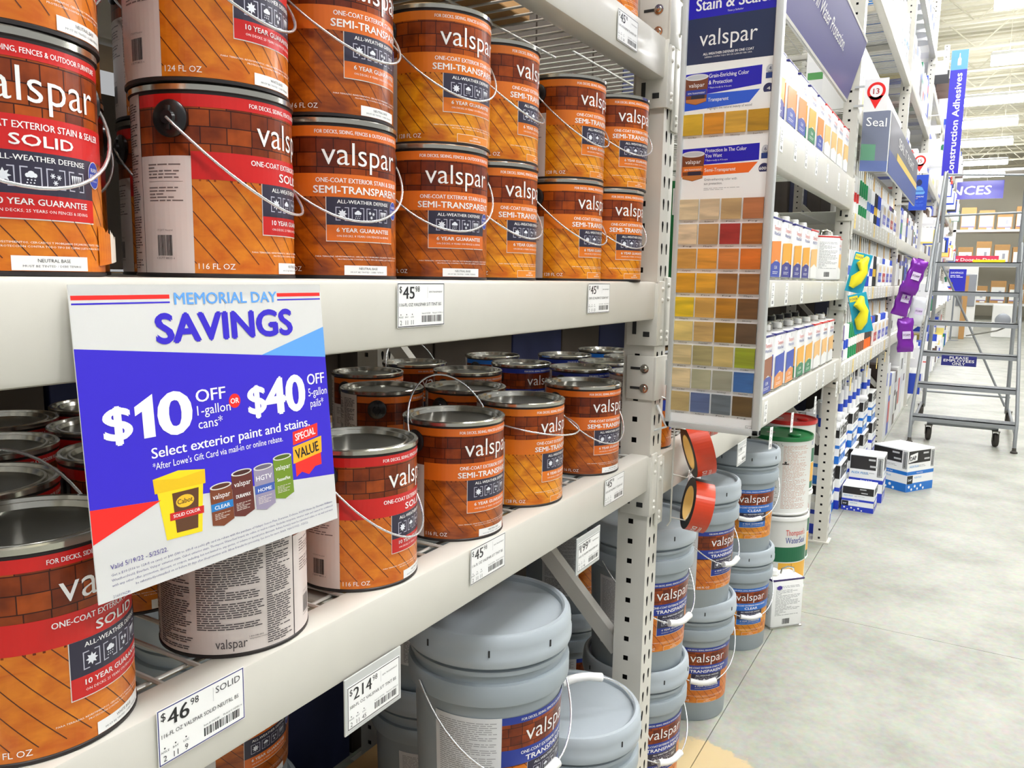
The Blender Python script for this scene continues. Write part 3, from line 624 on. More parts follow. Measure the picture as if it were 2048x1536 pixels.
price_tag(1.495, 1.05, '45', '98', '128-FL OZ VALSPAR S/T CEDAR NAT', ('2', '11', '12'), 'SEMI-TRANSPARENT', 'price tag of 45.98 at the right end of the lower beam')
price_tag(.803, 1.461, '45', '98', '116-FL OZ VALSPAR S/T TINT BS', ('2', '11', '11'), 'SEMI-TRANSPARENT', 'price tag of 45.98 on the middle beam right of the poster')
price_tag(1.382, 1.461, '45', '98', '128-FL OZ VALSPAR S/T CEDAR NAT', ('2', '11', '13'), 'SEMI-TRANSPARENT', 'price tag of 45.98 at the right end of the middle beam')
price_tag(1.481, 1.988, '45', '98', '124-FL OZ VALSPAR TR HONEY NAT', ('2', '11', '14'), 'TRANSPARENT', 'price tag of 45.98 on the upper beam near the colour board')
price_tag(.698, .957, '214', '98', '580-FL OZ VALSPAR S/T TINT BS', ('2', '11', '45'), 'SEMI-TRANSPARENT', 'price tag of 214.98 in a holder hanging below the lower beam', holder=True, y=-.004)
price_tag(1.365, .948, '199', '98', '640-FL OZ VALSPAR TRANS HONEY NAT', ('2', '11', '46'), 'TRANSPARENT', 'price tag of 199.98 hanging below the lower beam by the upright', holder=True, y=-.004)
price_tag(2.012, .955, '199', '98', '640-FL OZ VALSPAR TRANS HONEY NAT', ('2', '11', '40'), 'TRANSPARENT', 'price tag of 199.98 beside the hanging tape rolls', holder=True, y=-.022)
price_tag(2.52, .937, '199', '98', '640-FL OZ VALSPAR CLEAR', ('2', '11', '41'), 'CLEAR', 'price tag of 199 above the light-blue labelled pail', holder=True, y=-.022)
# small tags along the beams of the next bays
mb = MB(); mb.box(0, -.001, 0, .05, 0, .085, 'card_white'); p = Print(); p.text('22', .012, .058, .016, ink(BLACK), 'L', .01); p.para(.006, .03, .044, .05, ink((110, 110, 110)), .006, .4, 1, 2); p.barcode(.012, .008, .038, .02, None, 1, 4); p.flat(mb, (0, -.001, 0), (1, 0, 0), (0, 0, 1), .0002); TAGM = mb.mesh('shelf_tag')
mb = MB(); mb.box(0, -.001, 0, .05, 0, .085, mat('card_yellow', (246, 216, 122), .5)); p = Print(); p.text('22', .012, .058, .016, ink(BLACK), 'L', .01); p.para(.006, .03, .044, .05, ink((110, 110, 110)), .006, .4, 1, 2); p.flat(mb, (0, -.001, 0), (1, 0, 0), (0, 0, 1), .0002); TAGY = mb.mesh('shelf_tag')
def small_tag(x, z, label, y=-.0005, me=None, tilt=0., rz=0., g='small tags on the far beams'):
    o = link('shelf_tag', me or TAGM); o.location = (x, y, z); o.rotation_euler = (0, R(tilt), R(rz)); return tag(o, label, 'price tag', g)
for i, x in enumerate((2.95, 3.2, 3.42, 3.66, 3.95, 4.3, 4.6)): small_tag(x, 1.985, 'small white tag on the top beam behind the colour board, %s from the left' % ords[i])
for i, x in enumerate((2.82, 2.96, 3.20, 3.52, 4.02, 4.52)): small_tag(x, 1.437, 'small white tag on the middle beam behind the colour board, %s from the left' % ords[i])
for i, x in enumerate((2.75, 2.96, 3.62, 4.06, 4.25, 4.62)): small_tag(x, .998, 'small white tag on the lowest beam behind the colour board, %s from the left' % ords[i])
for i, x in enumerate((3.02, 3.42, 3.98, 4.66)): small_tag(x, .895, 'white tag dangling under the lowest beam above the drums, %s from the left' % ords[i], y=-.012, tilt=6)
for k, z in enumerate((1.838, 1.414, .958)):
    for i in range(14):
        x = 5.0+i*.2; me = TAGY if (i*7+k*3) % 5 == 0 else TAGM
        small_tag(x, z, '%s tag on the %s beam of the sealant bay, %s from the left' % ('yellow' if me is TAGY else 'white', ('second highest', 'third highest', 'lowest')[k], (ords+['thirteenth', 'fourteenth'])[i]), me=me)
for i, x in enumerate((5.25, 6.1, 6.75, 7.4)): small_tag(x, .86, 'yellow tag dangling below the lowest sealant beam, %s from the left' % ords[i], y=-.012, me=TAGY, tilt=9)

# ------------------------------------------------------------------ wood stain colour board
def board():
    t = thing('colour_board', 'tall wood stain colour board with rows of wood swatches', 'display board', (1.80, -.022, 1.178)); W = .222; H = 1.16
    mb = MB(); mb.box(.003, -W+.006, .006, .012, -.006, H, 'card_white'); mb.build('panel', t)
    for y0, y1, z0, z1 in ((-.013, 0, 0, H), (-W, -W+.017, 0, H), (-W, 0, 0, .016)):
        mb = MB(); mb.box(-.004, y0, z0, .018, y1, z1, 'silver_trim', .0025); mb.build('frame_rail', t, 40)
    mb = MB()                                                                    # bracket on the upright
    mb.bar((.0, -.005, .0), (-.0, .022, .05), .012, .003, 'silver_trim'); mb.bar((0, -.005, .0), (-.01, .026, -.012), .012, .003, 'silver_trim'); mb.build('bracket', t)
    for z in (.1, .5, .9):
        mb = MB(); mb.tube([(.006, .002, z), (.006, .002, z+.06)], .005, 'silver_trim', 8); mb.build('hinge', t)
    p = Print(); B1_ = ink((24, 16, 178)); B2_ = ink((40, 92, 214)); NV = ink((34, 48, 84)); z = lambda a: a-1.178
    e = .004 # u measured from the left edge as seen
    p.rect(.01, z(2.106), W-.012, H, B1_, 1); p.text('Stain & Sealer', .03, z(2.122), .026, WT, 'L', .025, .168, res=3); p.text('Tinte y Sellador', .1, z(2.112), .004, WT, 'L', 0)
    p.rect(.01, z(2.008), W-.012, z(2.106), NV, 1); p.text('valspar', .104, z(2.046), .036, WT, 'C', -.002, .128, res=4)
    p.text('ALL-WEATHER DEFENSE IN ONE COAT', .106, z(2.0255), .0055, WT, 'C', .025, .112); p.text('DEFENSA CONTRA TODO TIPO DE CLIMA EN UNA CAPA', .106, z(2.0195), .0035, WT, 'C', 0, .104, res=1)
    def tin(u, v, bc):
        w2, h2 = .047, .06; p.poly([(u, v+.006), (u+w2*.5, v), (u+w2, v+.006), (u+w2+.003, v+h2), (u-.003, v+h2)], ink((122, 64, 34)), 2); p.disc(u+w2/2, v+h2, w2/2+.003, ink((222, 222, 222)), 2.4, 24, .007)
        p.disc(u+w2/2, v+h2, w2/2-.001, ink((200, 202, 206)), 2.6, 24, .0045); p.text('valspar', u+w2/2, v+.039, .0095, WT, 'C', 0, .036); p.rect(u, v+.021, u+w2, v+.033, bc, 2.6); p.rect(u+.012, v+.013, u+w2-.004, v+.022, ink((40, 38, 60)), 2.8); p.text('SEMI-TRANSPARENT', u+w2/2, v+.024, .004, WT, 'C', .01, .04, layer=3.2, res=1)
        p.poly([(u, v+.007), (u+w2*.5, v+.001), (u+w2, v+.007), (u+w2, v+.013), (u, v+.013)], ink((196, 120, 60)), 2.2)
    p.poly([(.062, z(1.942)), (.182, z(1.952)), (.182, z(1.992)), (.012, z(1.988)), (.012, z(1.94))], B1_, 1); p.text('Grain-Enriching Color', .066, z(1.976), .009, WT, 'L', .015, .088); p.text('& Protection', .066, z(1.962), .009, WT, 'L', .015, .052); p.text('* Rain-ready in 4 hours', .066, z(1.953), .004, WT, 'L', 0, res=1)
    p.poly([(.012, z(1.908)), (.158, z(1.916)), (.18, z(1.942)), (.012, z(1.942))], B2_, 1); p.text('Transparent', .066, z(1.925), .0085, WT, 'L', .015, .046); p.text('Highlight the natural beauty of wood', .066, z(1.908), .0055, ink((110, 110, 116)), 'L', 0, .098); tin(.015, z(1.92), ink((40, 60, 160)))
    def badge(v, a, b, sub):
        p.disc(.199, v+.012, .0085, ink((196, 200, 206)), 1.5, 20, .011); p.rect(.1905, v-.006, .2075, v+.006, ink((30, 60, 130)), 1.8); p.text(a, .199, v+.011, .0075, ink((36, 40, 80)), 'C', .02); p.text('YEAR', .199, v+.006, .003, ink((36, 40, 80)), 'C', .02)
        p.disc(.198, v-.027, .0115, ink((40, 44, 92)), 1.5, 24); p.text(b, .198, v-.03, .0068, WT, 'C', .03, min(.02, .006*len(b)+.001)); p.rect(.186, v-.0395, .2095, v-.034, M['card_white'], 1.9)
    badge(z(1.968), '4', '4', ''); badge(z(1.80), '6', '600+', '')
    p.poly([(.012, z(1.786)), (.186, z(1.792)), (.186, z(1.828)), (.012, z(1.824))], B1_, 1); p.text('Protection In The Color', .066, z(1.8145), .0085, WT, 'L', .015, .092); p.text('You Want', .066, z(1.803), .0085, WT, 'L', .015, .038); p.text('* Rain-ready in 4 hours', .066, z(1.795), .004, WT, 'L', 0, res=1)
    p.poly([(.012, z(1.762)), (.165, z(1.766)), (.184, z(1.788)), (.012, z(1.786))], ink((248, 112, 34)), 1); p.text('Semi-Transparent', .066, z(1.7715), .0085, WT, 'L', .015, .07); p.text('Grain-enhancing color with', .066, z(1.752), .0055, ink((120, 120, 124)), 'L', 0, .074); p.text('sun protection.', .066, z(1.743), .0055, ink((120, 120, 124)), 'L', 0, .042); p.para(.066, z(1.728), .15, z(1.738), ink((170, 170, 172)), .0035, .3, 1, 3); tin(.015, z(1.752), ink((228, 120, 40)))
    p.frame(.19, z(1.192), .208, z(1.2), .0006, ink((90, 90, 90)), 1); p.text('INT 01/20', .192, z(1.194), .003, ink((90, 90, 90)), 'L', 0, .014, res=1)
    U0 = (.008, .0565, .1055, .1545)
    SW = [(1.899, [(238, 190, 50), (232, 152, 40), (240, 184, 66), (198, 146, 26)])]
    C9 = [[(240, 218, 176), (244, 218, 178), (214, 178, 126), (194, 120, 74)], [(248, 220, 180), (208, 158, 100), (178, 52, 46), (184, 104, 38)], [(240, 176, 84), (244, 164, 58), (232, 138, 62), (234, 122, 36)], [(232, 164, 34), (250, 180, 50), (172, 112, 50), (168, 106, 44)],
          [(250, 208, 36), (244, 186, 88), (202, 136, 30), (126, 84, 40)], [(246, 214, 128), (218, 178, 110), (178, 132, 28), (106, 80, 54)], [(240, 214, 156), (184, 170, 118), (214, 188, 118), (164, 174, 40)], [(244, 218, 168), (198, 194, 158), (162, 160, 138), (62, 112, 176)], [(208, 182, 124), (100, 118, 160), (112, 122, 128), (112, 86, 44)]]
    for i, r in enumerate(C9): SW.append((1.711-.0556*i, r))
    names = ['Cedar', 'Canyon', 'Honey', 'Desert Sand', 'Redwood', 'Pine', 'Fog', 'Maple']
    for r, (zt, cs) in enumerate(SW):
        for c, rgb in enumerate(cs):
            u = U0[c]+.003+.0022*(3-c) if False else U0[c]+.004
            nm = 'swatch_%d_%d' % (r, c); dk = tuple(int(k*.8) for k in rgb)
            wood_mat(nm, dk, rgb, 6, 60 if (r+c) % 3 else 34, (r*3+c*5) % 9-4+(25 if (r*4+c) % 7 == 0 else 0), .5, .1, 'UV')
            q = Print(); q.rect(u, z(zt-.0455), u+.0445, z(zt), M[nm], 0); mb = MB(); mb.box(-.0015, -u-.0445, z(zt-.0455), .0022, -u, z(zt), M[nm]); q.flat(mb, (-.0015, 0, 0), (0, -1, 0), (0, 0, 1), .0); mb.v[-4:] = [(a-.0001, b, cc) for a, b, cc in mb.v[-4:]]
            o = mb.build('swatch', t)
            p.text(names[(r*3+c) % 8], u+.022, z(zt-.0515), .003, ink((60, 60, 60)), 'C', 0, .02, res=1)
    mb = MB(); p.flat(mb, (.003, 0, 0), (0, -1, 0), (0, 0, 1), .0001); mb.build('printed_face', t)
board()

# ------------------------------------------------------------------ five-gallon pails
PH = .43
mb = MB(); mb.lathe([(0, .002), (.124, .002), (.130, .0), (.1325, .004), (.1415, .292), (.1415, .300), (.1535, .302), (.1545, .306), (.1545, .336), (.1525, .340), (.1445, .341), (.1445, .357), (.1515, .358), (.1515, .366), (.1455, .367), (.1455, .39)], 64, 'pail_plastic'); PAILB = mb.mesh('body', 35)
mb = MB(); mb.lathe([(.1475, .374), (.157, .375), (.158, .379), (.158, .392), (.1565, .395), (.1565, .41), (.1545, .424), (.150, .4305), (.1435, .4315), (.1395, .428), (.1385, .420), (.134, .4195), (0, .4205)], 64, 'pail_lid'); PAILL = mb.mesh('lid', 35)
mb = MB(); mb.box(-.0015, -.0012, .397, .0015, .0012, .409, 'hole_shade'); PAILT = mb.mesh('lid_slot')  # dark block painted as the shade in a lid slot
def pail_label(kind):
    p = Print(); r0 = .1335; a = lambda d: R(d)*r0
    art(p, kind, a(-42), a(52), .07, .255, 1.13, '640 FL OZ', 'x', wid=1., uc=a(4))
    p.rect(a(-94), .07, a(-42), .2745, ink((226, 227, 228)), 0, 14); p.para(a(-90), .075, a(-66), .13, ink((120, 120, 124)), .0035, .4, 1, 8); p.para(a(-63), .075, a(-45), .13, ink((120, 120, 124)), .0035, .4, 1, 9); p.para(a(-90), .135, a(-45), .268, ink((150, 150, 154)), .004, .32, 1, 10)
    mb = MB(); p.cyl(mb, r0, .0003, 0, .0315); return mb.mesh('label')
PLBL = {k: pail_label(k) for k in ('blue', 'clear', 'semi')}
def pail_bail(fr, dn):
    mb = MB(); P = []; g = []
    for i in range(33):
        t = PI*i/32; q = math.sin(t)**.9; pt = (.157*math.cos(t), -fr*q, .322-dn*q); P.append(pt)
        if 13 <= i <= 19: g.append(pt)
    mb.tube(P, .0021, 'bail_steel', 7); b = mb.mesh('bail', 60); mb = MB()
    mb.tube([g[0], g[2], g[3], g[4], g[6]], [.0098, .0088, .0088, .0088, .0098], 'grip_white', 12); return b, mb.mesh('grip', 50)
PB = {'down': pail_bail(.160, .165), 'up': pail_bail(-.06, -.2), 'mid': pail_bail(.165, .12)}
def pail(kind, x, y, z, d, label, bail='down', bd=0., slots=False):
    th = math.atan2(CY-y, CX-x); t = thing('paint_pail', label, 'pail', (x, y, z), th+R(d)+PI/2, 'grey five-gallon pails')
    link('body', PAILB, t); l = link('lid', PAILL, t); link('label', PLBL[kind], t)
    if slots:
        for k in range(5):
            a = R(-96+44*k); o = link('lid_slot', PAILT, l); o.location = (.1566*math.sin(a), -.1566*math.cos(a), 0); o.rotation_euler = (0, 0, a)
    if bail:
        b = link('bail', PB[bail][0], t); b.rotation_euler = (0, 0, R(bd)); link('grip', PB[bail][1], b)
    return t
PS = .4205
Zb = .06
dk_deck = MB(); dk_deck.box(B1[0]+.05, .0, 0, 1.385, .80, .06, mat('plywood', (188, 150, 100), .7, var=.1, scale=9)); tag(dk_deck.build('floor_platform'), 'low plywood platform under the pails below the lower beam', 'platform')
mb = MB(); mb.box(1.39, .0, 0, 1.745, .80, .13, 'plywood'); tag(mb.build('floor_platform'), 'thicker plywood platform under the pail with the raised grip', 'platform')
pail('blue', 1.225, .112, Zb+PS, 52, 'large grey pail with a blue and wood label under the lower beam, nearest', 'down', -15, slots=True)
pail('blue', 1.225, .112, Zb, 60, 'grey pail under the nearest blue-labelled pail', None)
pail('blue', 1.547, .082, .13, 140, 'grey pail with its white grip raised beside the perforated upright', 'up', 60, slots=True)
pail('semi', .98, .60, Zb+PS, 40, 'grey pail in the shade behind the 46.98 tag', None)
pail('semi', .98, .60, Zb, 40, 'grey pail below the one in the shade behind the 46.98 tag', None)
pail('blue', 1.52, .46, .13+PS, 60, 'shaded grey pail behind the brace, upper one', None)
pail('blue', 1.52, .46, .13, 60, 'shaded grey pail behind the brace, lower one', None)
pail('blue', 2.12, .148, 0, 40, 'grey pail with blue label at the floor, right beside the upright', 'down', 5, slots=True)
pail('blue', 2.115, .145, PS, 44, 'grey pail with blue label stacked beside the upright under the tape rolls', 'down', 5, slots=True)
pail('blue', 2.665, .15, 0, 26, 'grey pail on the floor, bottom of the second stack past the upright', 'down', -6, slots=True)
pail('blue', 2.64, .15, PS, 50, 'grey pail on top of the second stack past the upright', 'down', 8, slots=True)
pail('clear', 3.28, .15, 0, 28, 'grey pail with light-blue label and paper sticker on the floor', 'down', 0, slots=True)
pail('clear', 3.265, .148, PS, 24, 'grey pail with light-blue label on top of the third stack', 'down', -6, slots=True)
for i, (x, y) in enumerate(((2.35, .5), (2.9, .5))):
    for j in range(2): pail('blue', x, y, PS*j, 60, 'shaded grey pail in the second row behind the colour board stacks, %s %s' % (('left', 'right')[i], ('bottom', 'top')[j]), None)
# paper sticker on the light-blue pail
# ------------------------------------------------------------------ white metal drums with coloured lids
mat('drum_white', (238, 238, 234), .35, coat=.2); mat('lid_green', (22, 116, 58), .3, coat=.3); mat('lid_red', (196, 36, 30), .3, coat=.3)
mb = MB(); mb.lathe([(0, .002), (.14, .002), (.1475, 0), (.149, .003), (.149, .008), (.146, .01), (.146, .372), (.148, .376)], 56, 'drum_white'); DRB = mb.mesh('body', 35)
def drum_lid(m):
    mb = MB(); mb.lathe([(.150, .366), (.1525, .368), (.1535, .382), (.151, .388), (.146, .388), (.142, .380), (.13, .379), (0, .381)], 56, m); mb.lathe([(.03, .3815), (.03, .39), (.024, .393), (0, .393)], 20, m, .06, -.05); mb.box(-.07, -.02, .381, -.03, .02, .3835, 'can_chime'); return mb.mesh('lid', 35)
def drum_label(front):
    p = Print(); r0 = .146; a = lambda d: R(d)*r0
    if front:
        p.text("Thompson's", a(24), .295, .03, ink((214, 60, 50)), 'C', 0, a(46)); p.text('WaterSeal', a(24), .255, .032, ink((40, 60, 150)), 'C', .01, a(46)); p.rect(a(-25), .16, a(60), .235, ink((12, 102, 66)), 1, 16); p.poly([(a(-20), .12), (a(60), .15), (a(60), .162), (a(-20), .162)], ink((12, 102, 66)), 1.5)
        p.rect(a(-10), .05, a(60), .155, ink((240, 180, 60)), 1.2, 14); p.line((a(16), .05), (a(16), .152), .002, ink((120, 80, 20)), 2); p.disc(a(6), .1, .006, ink((180, 120, 30)), 2); p.rect(a(-25), .012, a(60), .052, ink((12, 102, 66)), 1, 16); p.text('WATERSEAL', a(20), .025, .008, WT, 'C', .02)
    else:
        g = ink((130, 130, 126)); k = ink((36, 36, 36))
        p.para(a(-60), .33, a(10), .36, g, .008, .35, 1, 4)
        p.text('2', a(-30), .29, .03, k, 'C', .02); p.rect(a(-22), .292, a(-8), .296, k, 1, 3)
        for i in range(4): p.rect(a(-55+20*i), .252, a(-43+20*i), .258, k, 1, 3); p.disc(a(-49+20*i), .263, .006, k, 1, 8)
        p.para(a(-60), .03, a(0), .24, g, .007, .35, 1, 5); p.para(a(6), .03, a(60), .35, ink((206, 160, 140)), .007, .35, 1, 6)
    mb = MB(); p.cyl(mb, r0, .0004); return mb.mesh('label')
DL = (drum_label(True), drum_label(False)); DLID = {'g': drum_lid('lid_green'), 'r': drum_lid('lid_red'), 'w': drum_lid('drum_white')}
def drum(x, y, z, d, front, lid, label):
    th = math.atan2(CY-y, CX-x); t = thing('metal_drum', label, 'drum', (x, y, z), th+R(d)+PI/2, 'white metal drums'); link('body', DRB, t); link('label', DL[0 if front else 1], t); link('lid', DLID[lid], t)
drum(4.02, .135, 0, 18, True, 'w', 'white drum with green and yellow panels standing on the floor')
drum(4.03, .14, .394, 0, False, 'g', 'white drum with green lid and printed text, front of the top pair')
drum(4.05, .47, .394, 0, False, 'g', 'white drum with green lid, behind the front green-lidded one'); drum(4.05, .47, 0, 0, True, 'w', 'white drum hidden behind the floor drum')
drum(4.50, .20, .394, 20, True, 'r', 'white drum with red lid next to the second upright'); drum(4.50, .20, 0, 20, True, 'w', 'white drum under the red-lidded drum')

# ------------------------------------------------------------------ flat-sided solvent and sealer tins
mat('tin_white', (244, 244, 242), .3, coat=.25); mat('cap_white', (244, 244, 240), .4); mat('cap_black', (26, 26, 28), .4); mat('clear_wrap', (238, 242, 246), .15, coat=.4)
TW, TD, TH = .165, .106, .232
def tin_body():
    mb = MB(); mb.box(-TW/2, 0, .003, TW/2, TD, TH, 'tin_white', .012); return mb.mesh('body', 40)
TINB = tin_body()
def rim_mesh(m):
    mb = MB(); w2, d2 = TW/2+.001, TD+.001
    mb.box(-w2, -.001, TH-.013, w2, d2, TH-.004, m, .003); return mb.mesh('rim', 40)
mb = MB(); mb.box(-TW/2-.001, -.001, 0, TW/2+.001, TD+.001, .006, 'can_chime', .002); BASER = mb.mesh('base_rim', 40)
RIM = {'b': rim_mesh(ink((40, 40, 120))), 'r': rim_mesh(ink((210, 40, 36))), 'k': rim_mesh(ink((48, 30, 90)))}
def cap_mesh(m):
    mb = MB(); mb.lathe([(.02, TH), (.02, TH+.024), (.017, TH+.027), (0, TH+.027)], 20, m, -.045, TD/2); mb.lathe([(.0, TH-.001), (.024, TH-.001), (.024, TH+.004), (.02, TH+.005)], 20, 'can_chime', -.045, TD/2); return mb.mesh('cap', 40)
CAPM = {'w': cap_mesh('cap_white'), 'k': cap_mesh('cap_black')}
mb = MB(); mb.tube([(-.005, TD/2, TH), (.0, TD/2, TH+.022), (.03, TD/2, TH+.03), (.06, TD/2, TH+.022), (.066, TD/2, TH)], .004, 'can_chime', 6); HANM = mb.mesh('handle', 50)
def tin_label(c_mid, c_low, head, txt_c, back=False):
    out = []
    for side in range(2):
        mb = MB(); p = Print(); W2 = TW-.014 if side == 0 else TD-.016
        if back:
            p.para(.012, .06, W2-.01, .2, ink((150, 150, 150)), .006, .35, 1, 4); p.barcode(W2*.35, .02, W2*.6, .045, None, 1, 5); pass
        else:
            p.rect(0, .01, W2, .068, ink(c_low), 1); p.poly([(0, .066), (W2, .08), (W2, .145), (0, .138)], ink(c_mid), 1.2); p.poly([(0, .055), (W2*.6, .075), (W2, .06), (W2, .09), (0, .1)], ink(c_mid), 1.1)
            p.text(head[0], W2/2, .182, .016, ink(txt_c), 'C', .01, W2*.7); p.text(head[1], W2/2, .163, .014, ink((52, 70, 150)), 'C', .01, W2*.7); p.line((W2*.5, .2), (W2*.5, .215), .004, ink((90, 90, 100)), 1); p.text('CLEAR', W2/2, .04, .012, WT, 'C', .02); p.para(W2*.2, .018, W2*.8, .034, WT, .006, .35, 2, 6)
        if side == 0: p.flat(mb, (-TW/2+.007, 0, 0), (1, 0, 0), (0, 0, 1), .0003)
        else: p.flat(mb, (-TW/2, TD-.008, 0), (0, -1, 0), (0, 0, 1), .0003)
        out.append(mb.mesh('label'))
    return out
TH_ = ("Thompson's", 'WaterSeal')
TLB = {'ob': tin_label((240, 140, 40), (34, 64, 170), TH_, (214, 70, 60)), 'yb': tin_label((246, 172, 40), (40, 44, 140), TH_, (214, 70, 60)), 'yg': tin_label((246, 180, 60), (16, 128, 80), TH_, (214, 70, 60)), 'br': tin_label((150, 84, 46), (40, 60, 160), TH_, (214, 70, 60)),
       'wr': tin_label((248, 196, 120), (246, 246, 244), ('Olympic', 'MAXIMUM'), (206, 44, 40)), 'bo': tin_label((34, 70, 180), (236, 150, 70), TH_, (214, 70, 60)), 'bk': tin_label((0, 0, 0), (0, 0, 0), TH_, (0, 0, 0), True)}
NMT = {'ob': 'white tin with orange and blue panels', 'yb': 'white tin with yellow and navy panels', 'yg': 'white tin with yellow and green panels', 'br': 'white tin with brown and blue panels', 'wr': 'white tin with red rim and tan panel', 'bo': 'white tin with blue and orange panels', 'bk': 'plain white tin turned to its text side'}
def tin(kind, x, y, z, label, rim='b', cap='w', rz=0., s=1.):
    t = thing('sealer_tin', label, 'tin', (x, y, z), R(rz), 'flat-sided sealer tins'); t.scale = (s, s, s)
    link('body', TINB, t); link('rim', RIM[rim], t); link('base_rim', BASER, t); link('front_label', TLB[kind][0], t); link('side_label', TLB[kind][1], t); link('cap', CAPM[cap], t); link('handle', HANM, t); return t
for i, (k, x, r) in enumerate((('yb', 2.96, 'b'), ('ob', 3.17, 'b'), ('ob', 3.38, 'b'), ('yg', 3.60, 'b'), ('ob', 3.80, 'b'), ('wr', 3.99, 'r'), ('wr', 4.18, 'r'), ('wr', 4.37, 'r'), ('wr', 4.58, 'r'))): tin(k, x, .012, 2.102, '%s on the top beam, %s from the left' % (NMT[k], ords[i]), r)
for i, (k, x, r, rz) in enumerate((('ob', 2.86, 'b', 0), ('ob', 3.06, 'b', 0), ('yb', 3.25, 'b', 0), ('yb', 3.47, 'b', 0), ('yb', 3.66, 'b', 0), ('wr', 3.85, 'r', 0), ('bk', 4.36, 'r', -35), ('wr', 4.60, 'r', 0))): tin(k, x, .012 if rz == 0 else .03, 1.534, '%s on the middle beam, %s from the left' % (NMT[k], ords[i]), r, rz=rz)
for i, (k, x, r) in enumerate((('ob', 2.84, 'b'), ('br', 3.03, 'b'), ('bo', 3.24, 'b'), ('bo', 3.45, 'b'), ('yg', 3.68, 'b'), ('yg', 3.88, 'b'), ('wr', 4.10, 'r'), ('wr', 4.32, 'r'), ('wr', 4.53, 'r'))): tin(k, x, .012, 1.099, '%s on the lowest beam, %s from the left' % (NMT[k], ords[i]), r)
for i in range(10):
    tin('bk', 2.85+.2*i, .17+.06*(i % 2)*0, 1.099, 'shaded black-capped tin in the second row, lowest beam, %s from the left' % ords[i], 'b', 'k')
for i in range(4): tin('ob', 2.95+.2*i, .17, 1.534, 'shaded tin in the second row, middle beam, %s from the left' % ords[i], 'b', 'k')
ft = tin('bk', 3.50, -.035, 0, 'white tin with navy rim standing on the floor beside the drums', 'k', 'w', rz=-42)
p = Print(); p.rect(.01, .015, TD-.02, .07, ink((40, 36, 130)), 1); p.rect(.01, .07, TD-.02, .15, ink((244, 166, 40)), 1); p.text('WaterSeal', .045, .17, .014, ink((52, 70, 150)), 'C', .01, .06); mb = MB(); p.flat(mb, (TW/2, .008, 0), (0, 1, 0), (0, 0, 1), .0003); mb.build('side_label', ft)
p = Print(); p.disc(.03, .19, .014, ink((70, 50, 150)), 1, 20, .01); mb = MB(); p.flat(mb, (-TW/2+.007, 0, 0), (1, 0, 0), (0, 0, 1), .0005); mb.build('badge', ft)
# ------------------------------------------------------------------ tape rolls hanging by the colour board
mat('tape_orange', (214, 62, 22), .35, coat=.3); mat('tape_black', (26, 26, 26), .5); mat('tape_card', (232, 196, 120), .6)
def ring(r0, r1, w2, m, seg=36):
    mb = MB(); mb.lathe([(r0, -w2), (r1, -w2), (r1, w2), (r0, w2), (r0, -w2)], seg, m); return mb
for i, (x, y, z, rx, ry) in enumerate(((1.905, -.075, 1.108, 78, -28), (1.905, -.08, .966, 82, 28), (1.995, -.045, 1.185, 76, -40))):
    t = thing('tape_roll', 'orange and black tape roll hanging beside the colour board, %s' % ('middle one', 'lowest one', 'highest one, half hidden')[i], 'tape roll', (x, y, z), 0, 'hanging tape rolls'); t.rotation_euler = Vector(((.52, -.82, .25), (.48, -.86, -.2), (.55, -.8, .35))[i]).to_track_quat('Z', 'Y').to_euler()
    ring(.044, .066, .024, 'tape_black').build('tape', t, 40); ring(.0425, .0442, .025, 'tape_card').build('core', t, 40)
    p = Print(); p.rect(-.19, -.024, .17, .024, M['tape_orange'], 0, 48); p.text('STICKS TO', -.06, .004, .007, WT, 'L', .02); p.text('DUCT TAPE', -.06, -.012, .012, WT, 'L', .03); mb = MB(); p.cyl(mb, .0666, .0003); mb.build('label', t)
mb = MB(); mb.tube([(1.80, -.005, 1.25), (1.84, -.02, 1.235), (1.85, -.03, 1.20), (1.85, -.03, .93), (1.855, -.02, .915)], .0022, 'wire_zinc', 6)
for z in (1.17, 1.05, .94): mb.tube([(1.85, -.03, z), (1.875, -.06, z-.01), (1.885, -.07, z+.012)], .0018, 'wire_zinc', 6)
tag(mb.build('hook_strip', None, 60), 'thin wire hook strip carrying the tape rolls', 'hook strip')

# ------------------------------------------------------------------ header signs and flags
def slab(name, label, cat, pts, th, pr, m='card_white', group=None):
    """pts: bottom-left corner, U vector, V vector as seen from the front; pr: Print in metres"""
    o, Uv, Vv = map(Vector, pts); N = Uv.cross(Vv).normalized(); t = thing(name, label, cat, o, 0, group)
    a, b, c, d = Vector(), Uv, Uv+Vv, Vv; k = -N*th; mb = MB(); mb.raw([a, b, c, d, a+k, b+k, c+k, d+k], [(0, 1, 2, 3), (7, 6, 5, 4), (0, 4, 5, 1), (1, 5, 6, 2), (2, 6, 7, 3), (3, 7, 4, 0)], m); mb.build('panel', t)
    mb = MB(); pr.flat(mb, (0, 0, 0), Uv.normalized(), Vv.normalized(), .0012); mb.build('printed_face', t); return t
p = Print(); L = 2.6; p.rect(0, 0, L, .318, ink((72, 66, 132)), 1); p.rect(0, 0, L, .012, ink((214, 212, 204)), 2); p.rect(0, .306, L, .318, ink((214, 212, 204)), 2)
p.text('#1 Brand in Water Protection.', L-.5, .145, .055, WT, 'R', .012, 1.12, res=3)
slab('header_sign', 'purple header sign reading Brand in Water Protection above the sealer tins', 'sign', ((2.16, .055, 2.50), (L, 0, 0), (0, -.085, .306)), .012, p)
p = Print(); p.rect(0, 0, .16, .34, ink((112, 118, 138)), 1); p.rect(0, .06, .085, .15, ink((96, 150, 120)), 2); p.rect(.0, 0, .16, .06, ink((92, 108, 158)), 2); p.text('Seal', .02, .25, .05, WT, 'L', .01, .12)
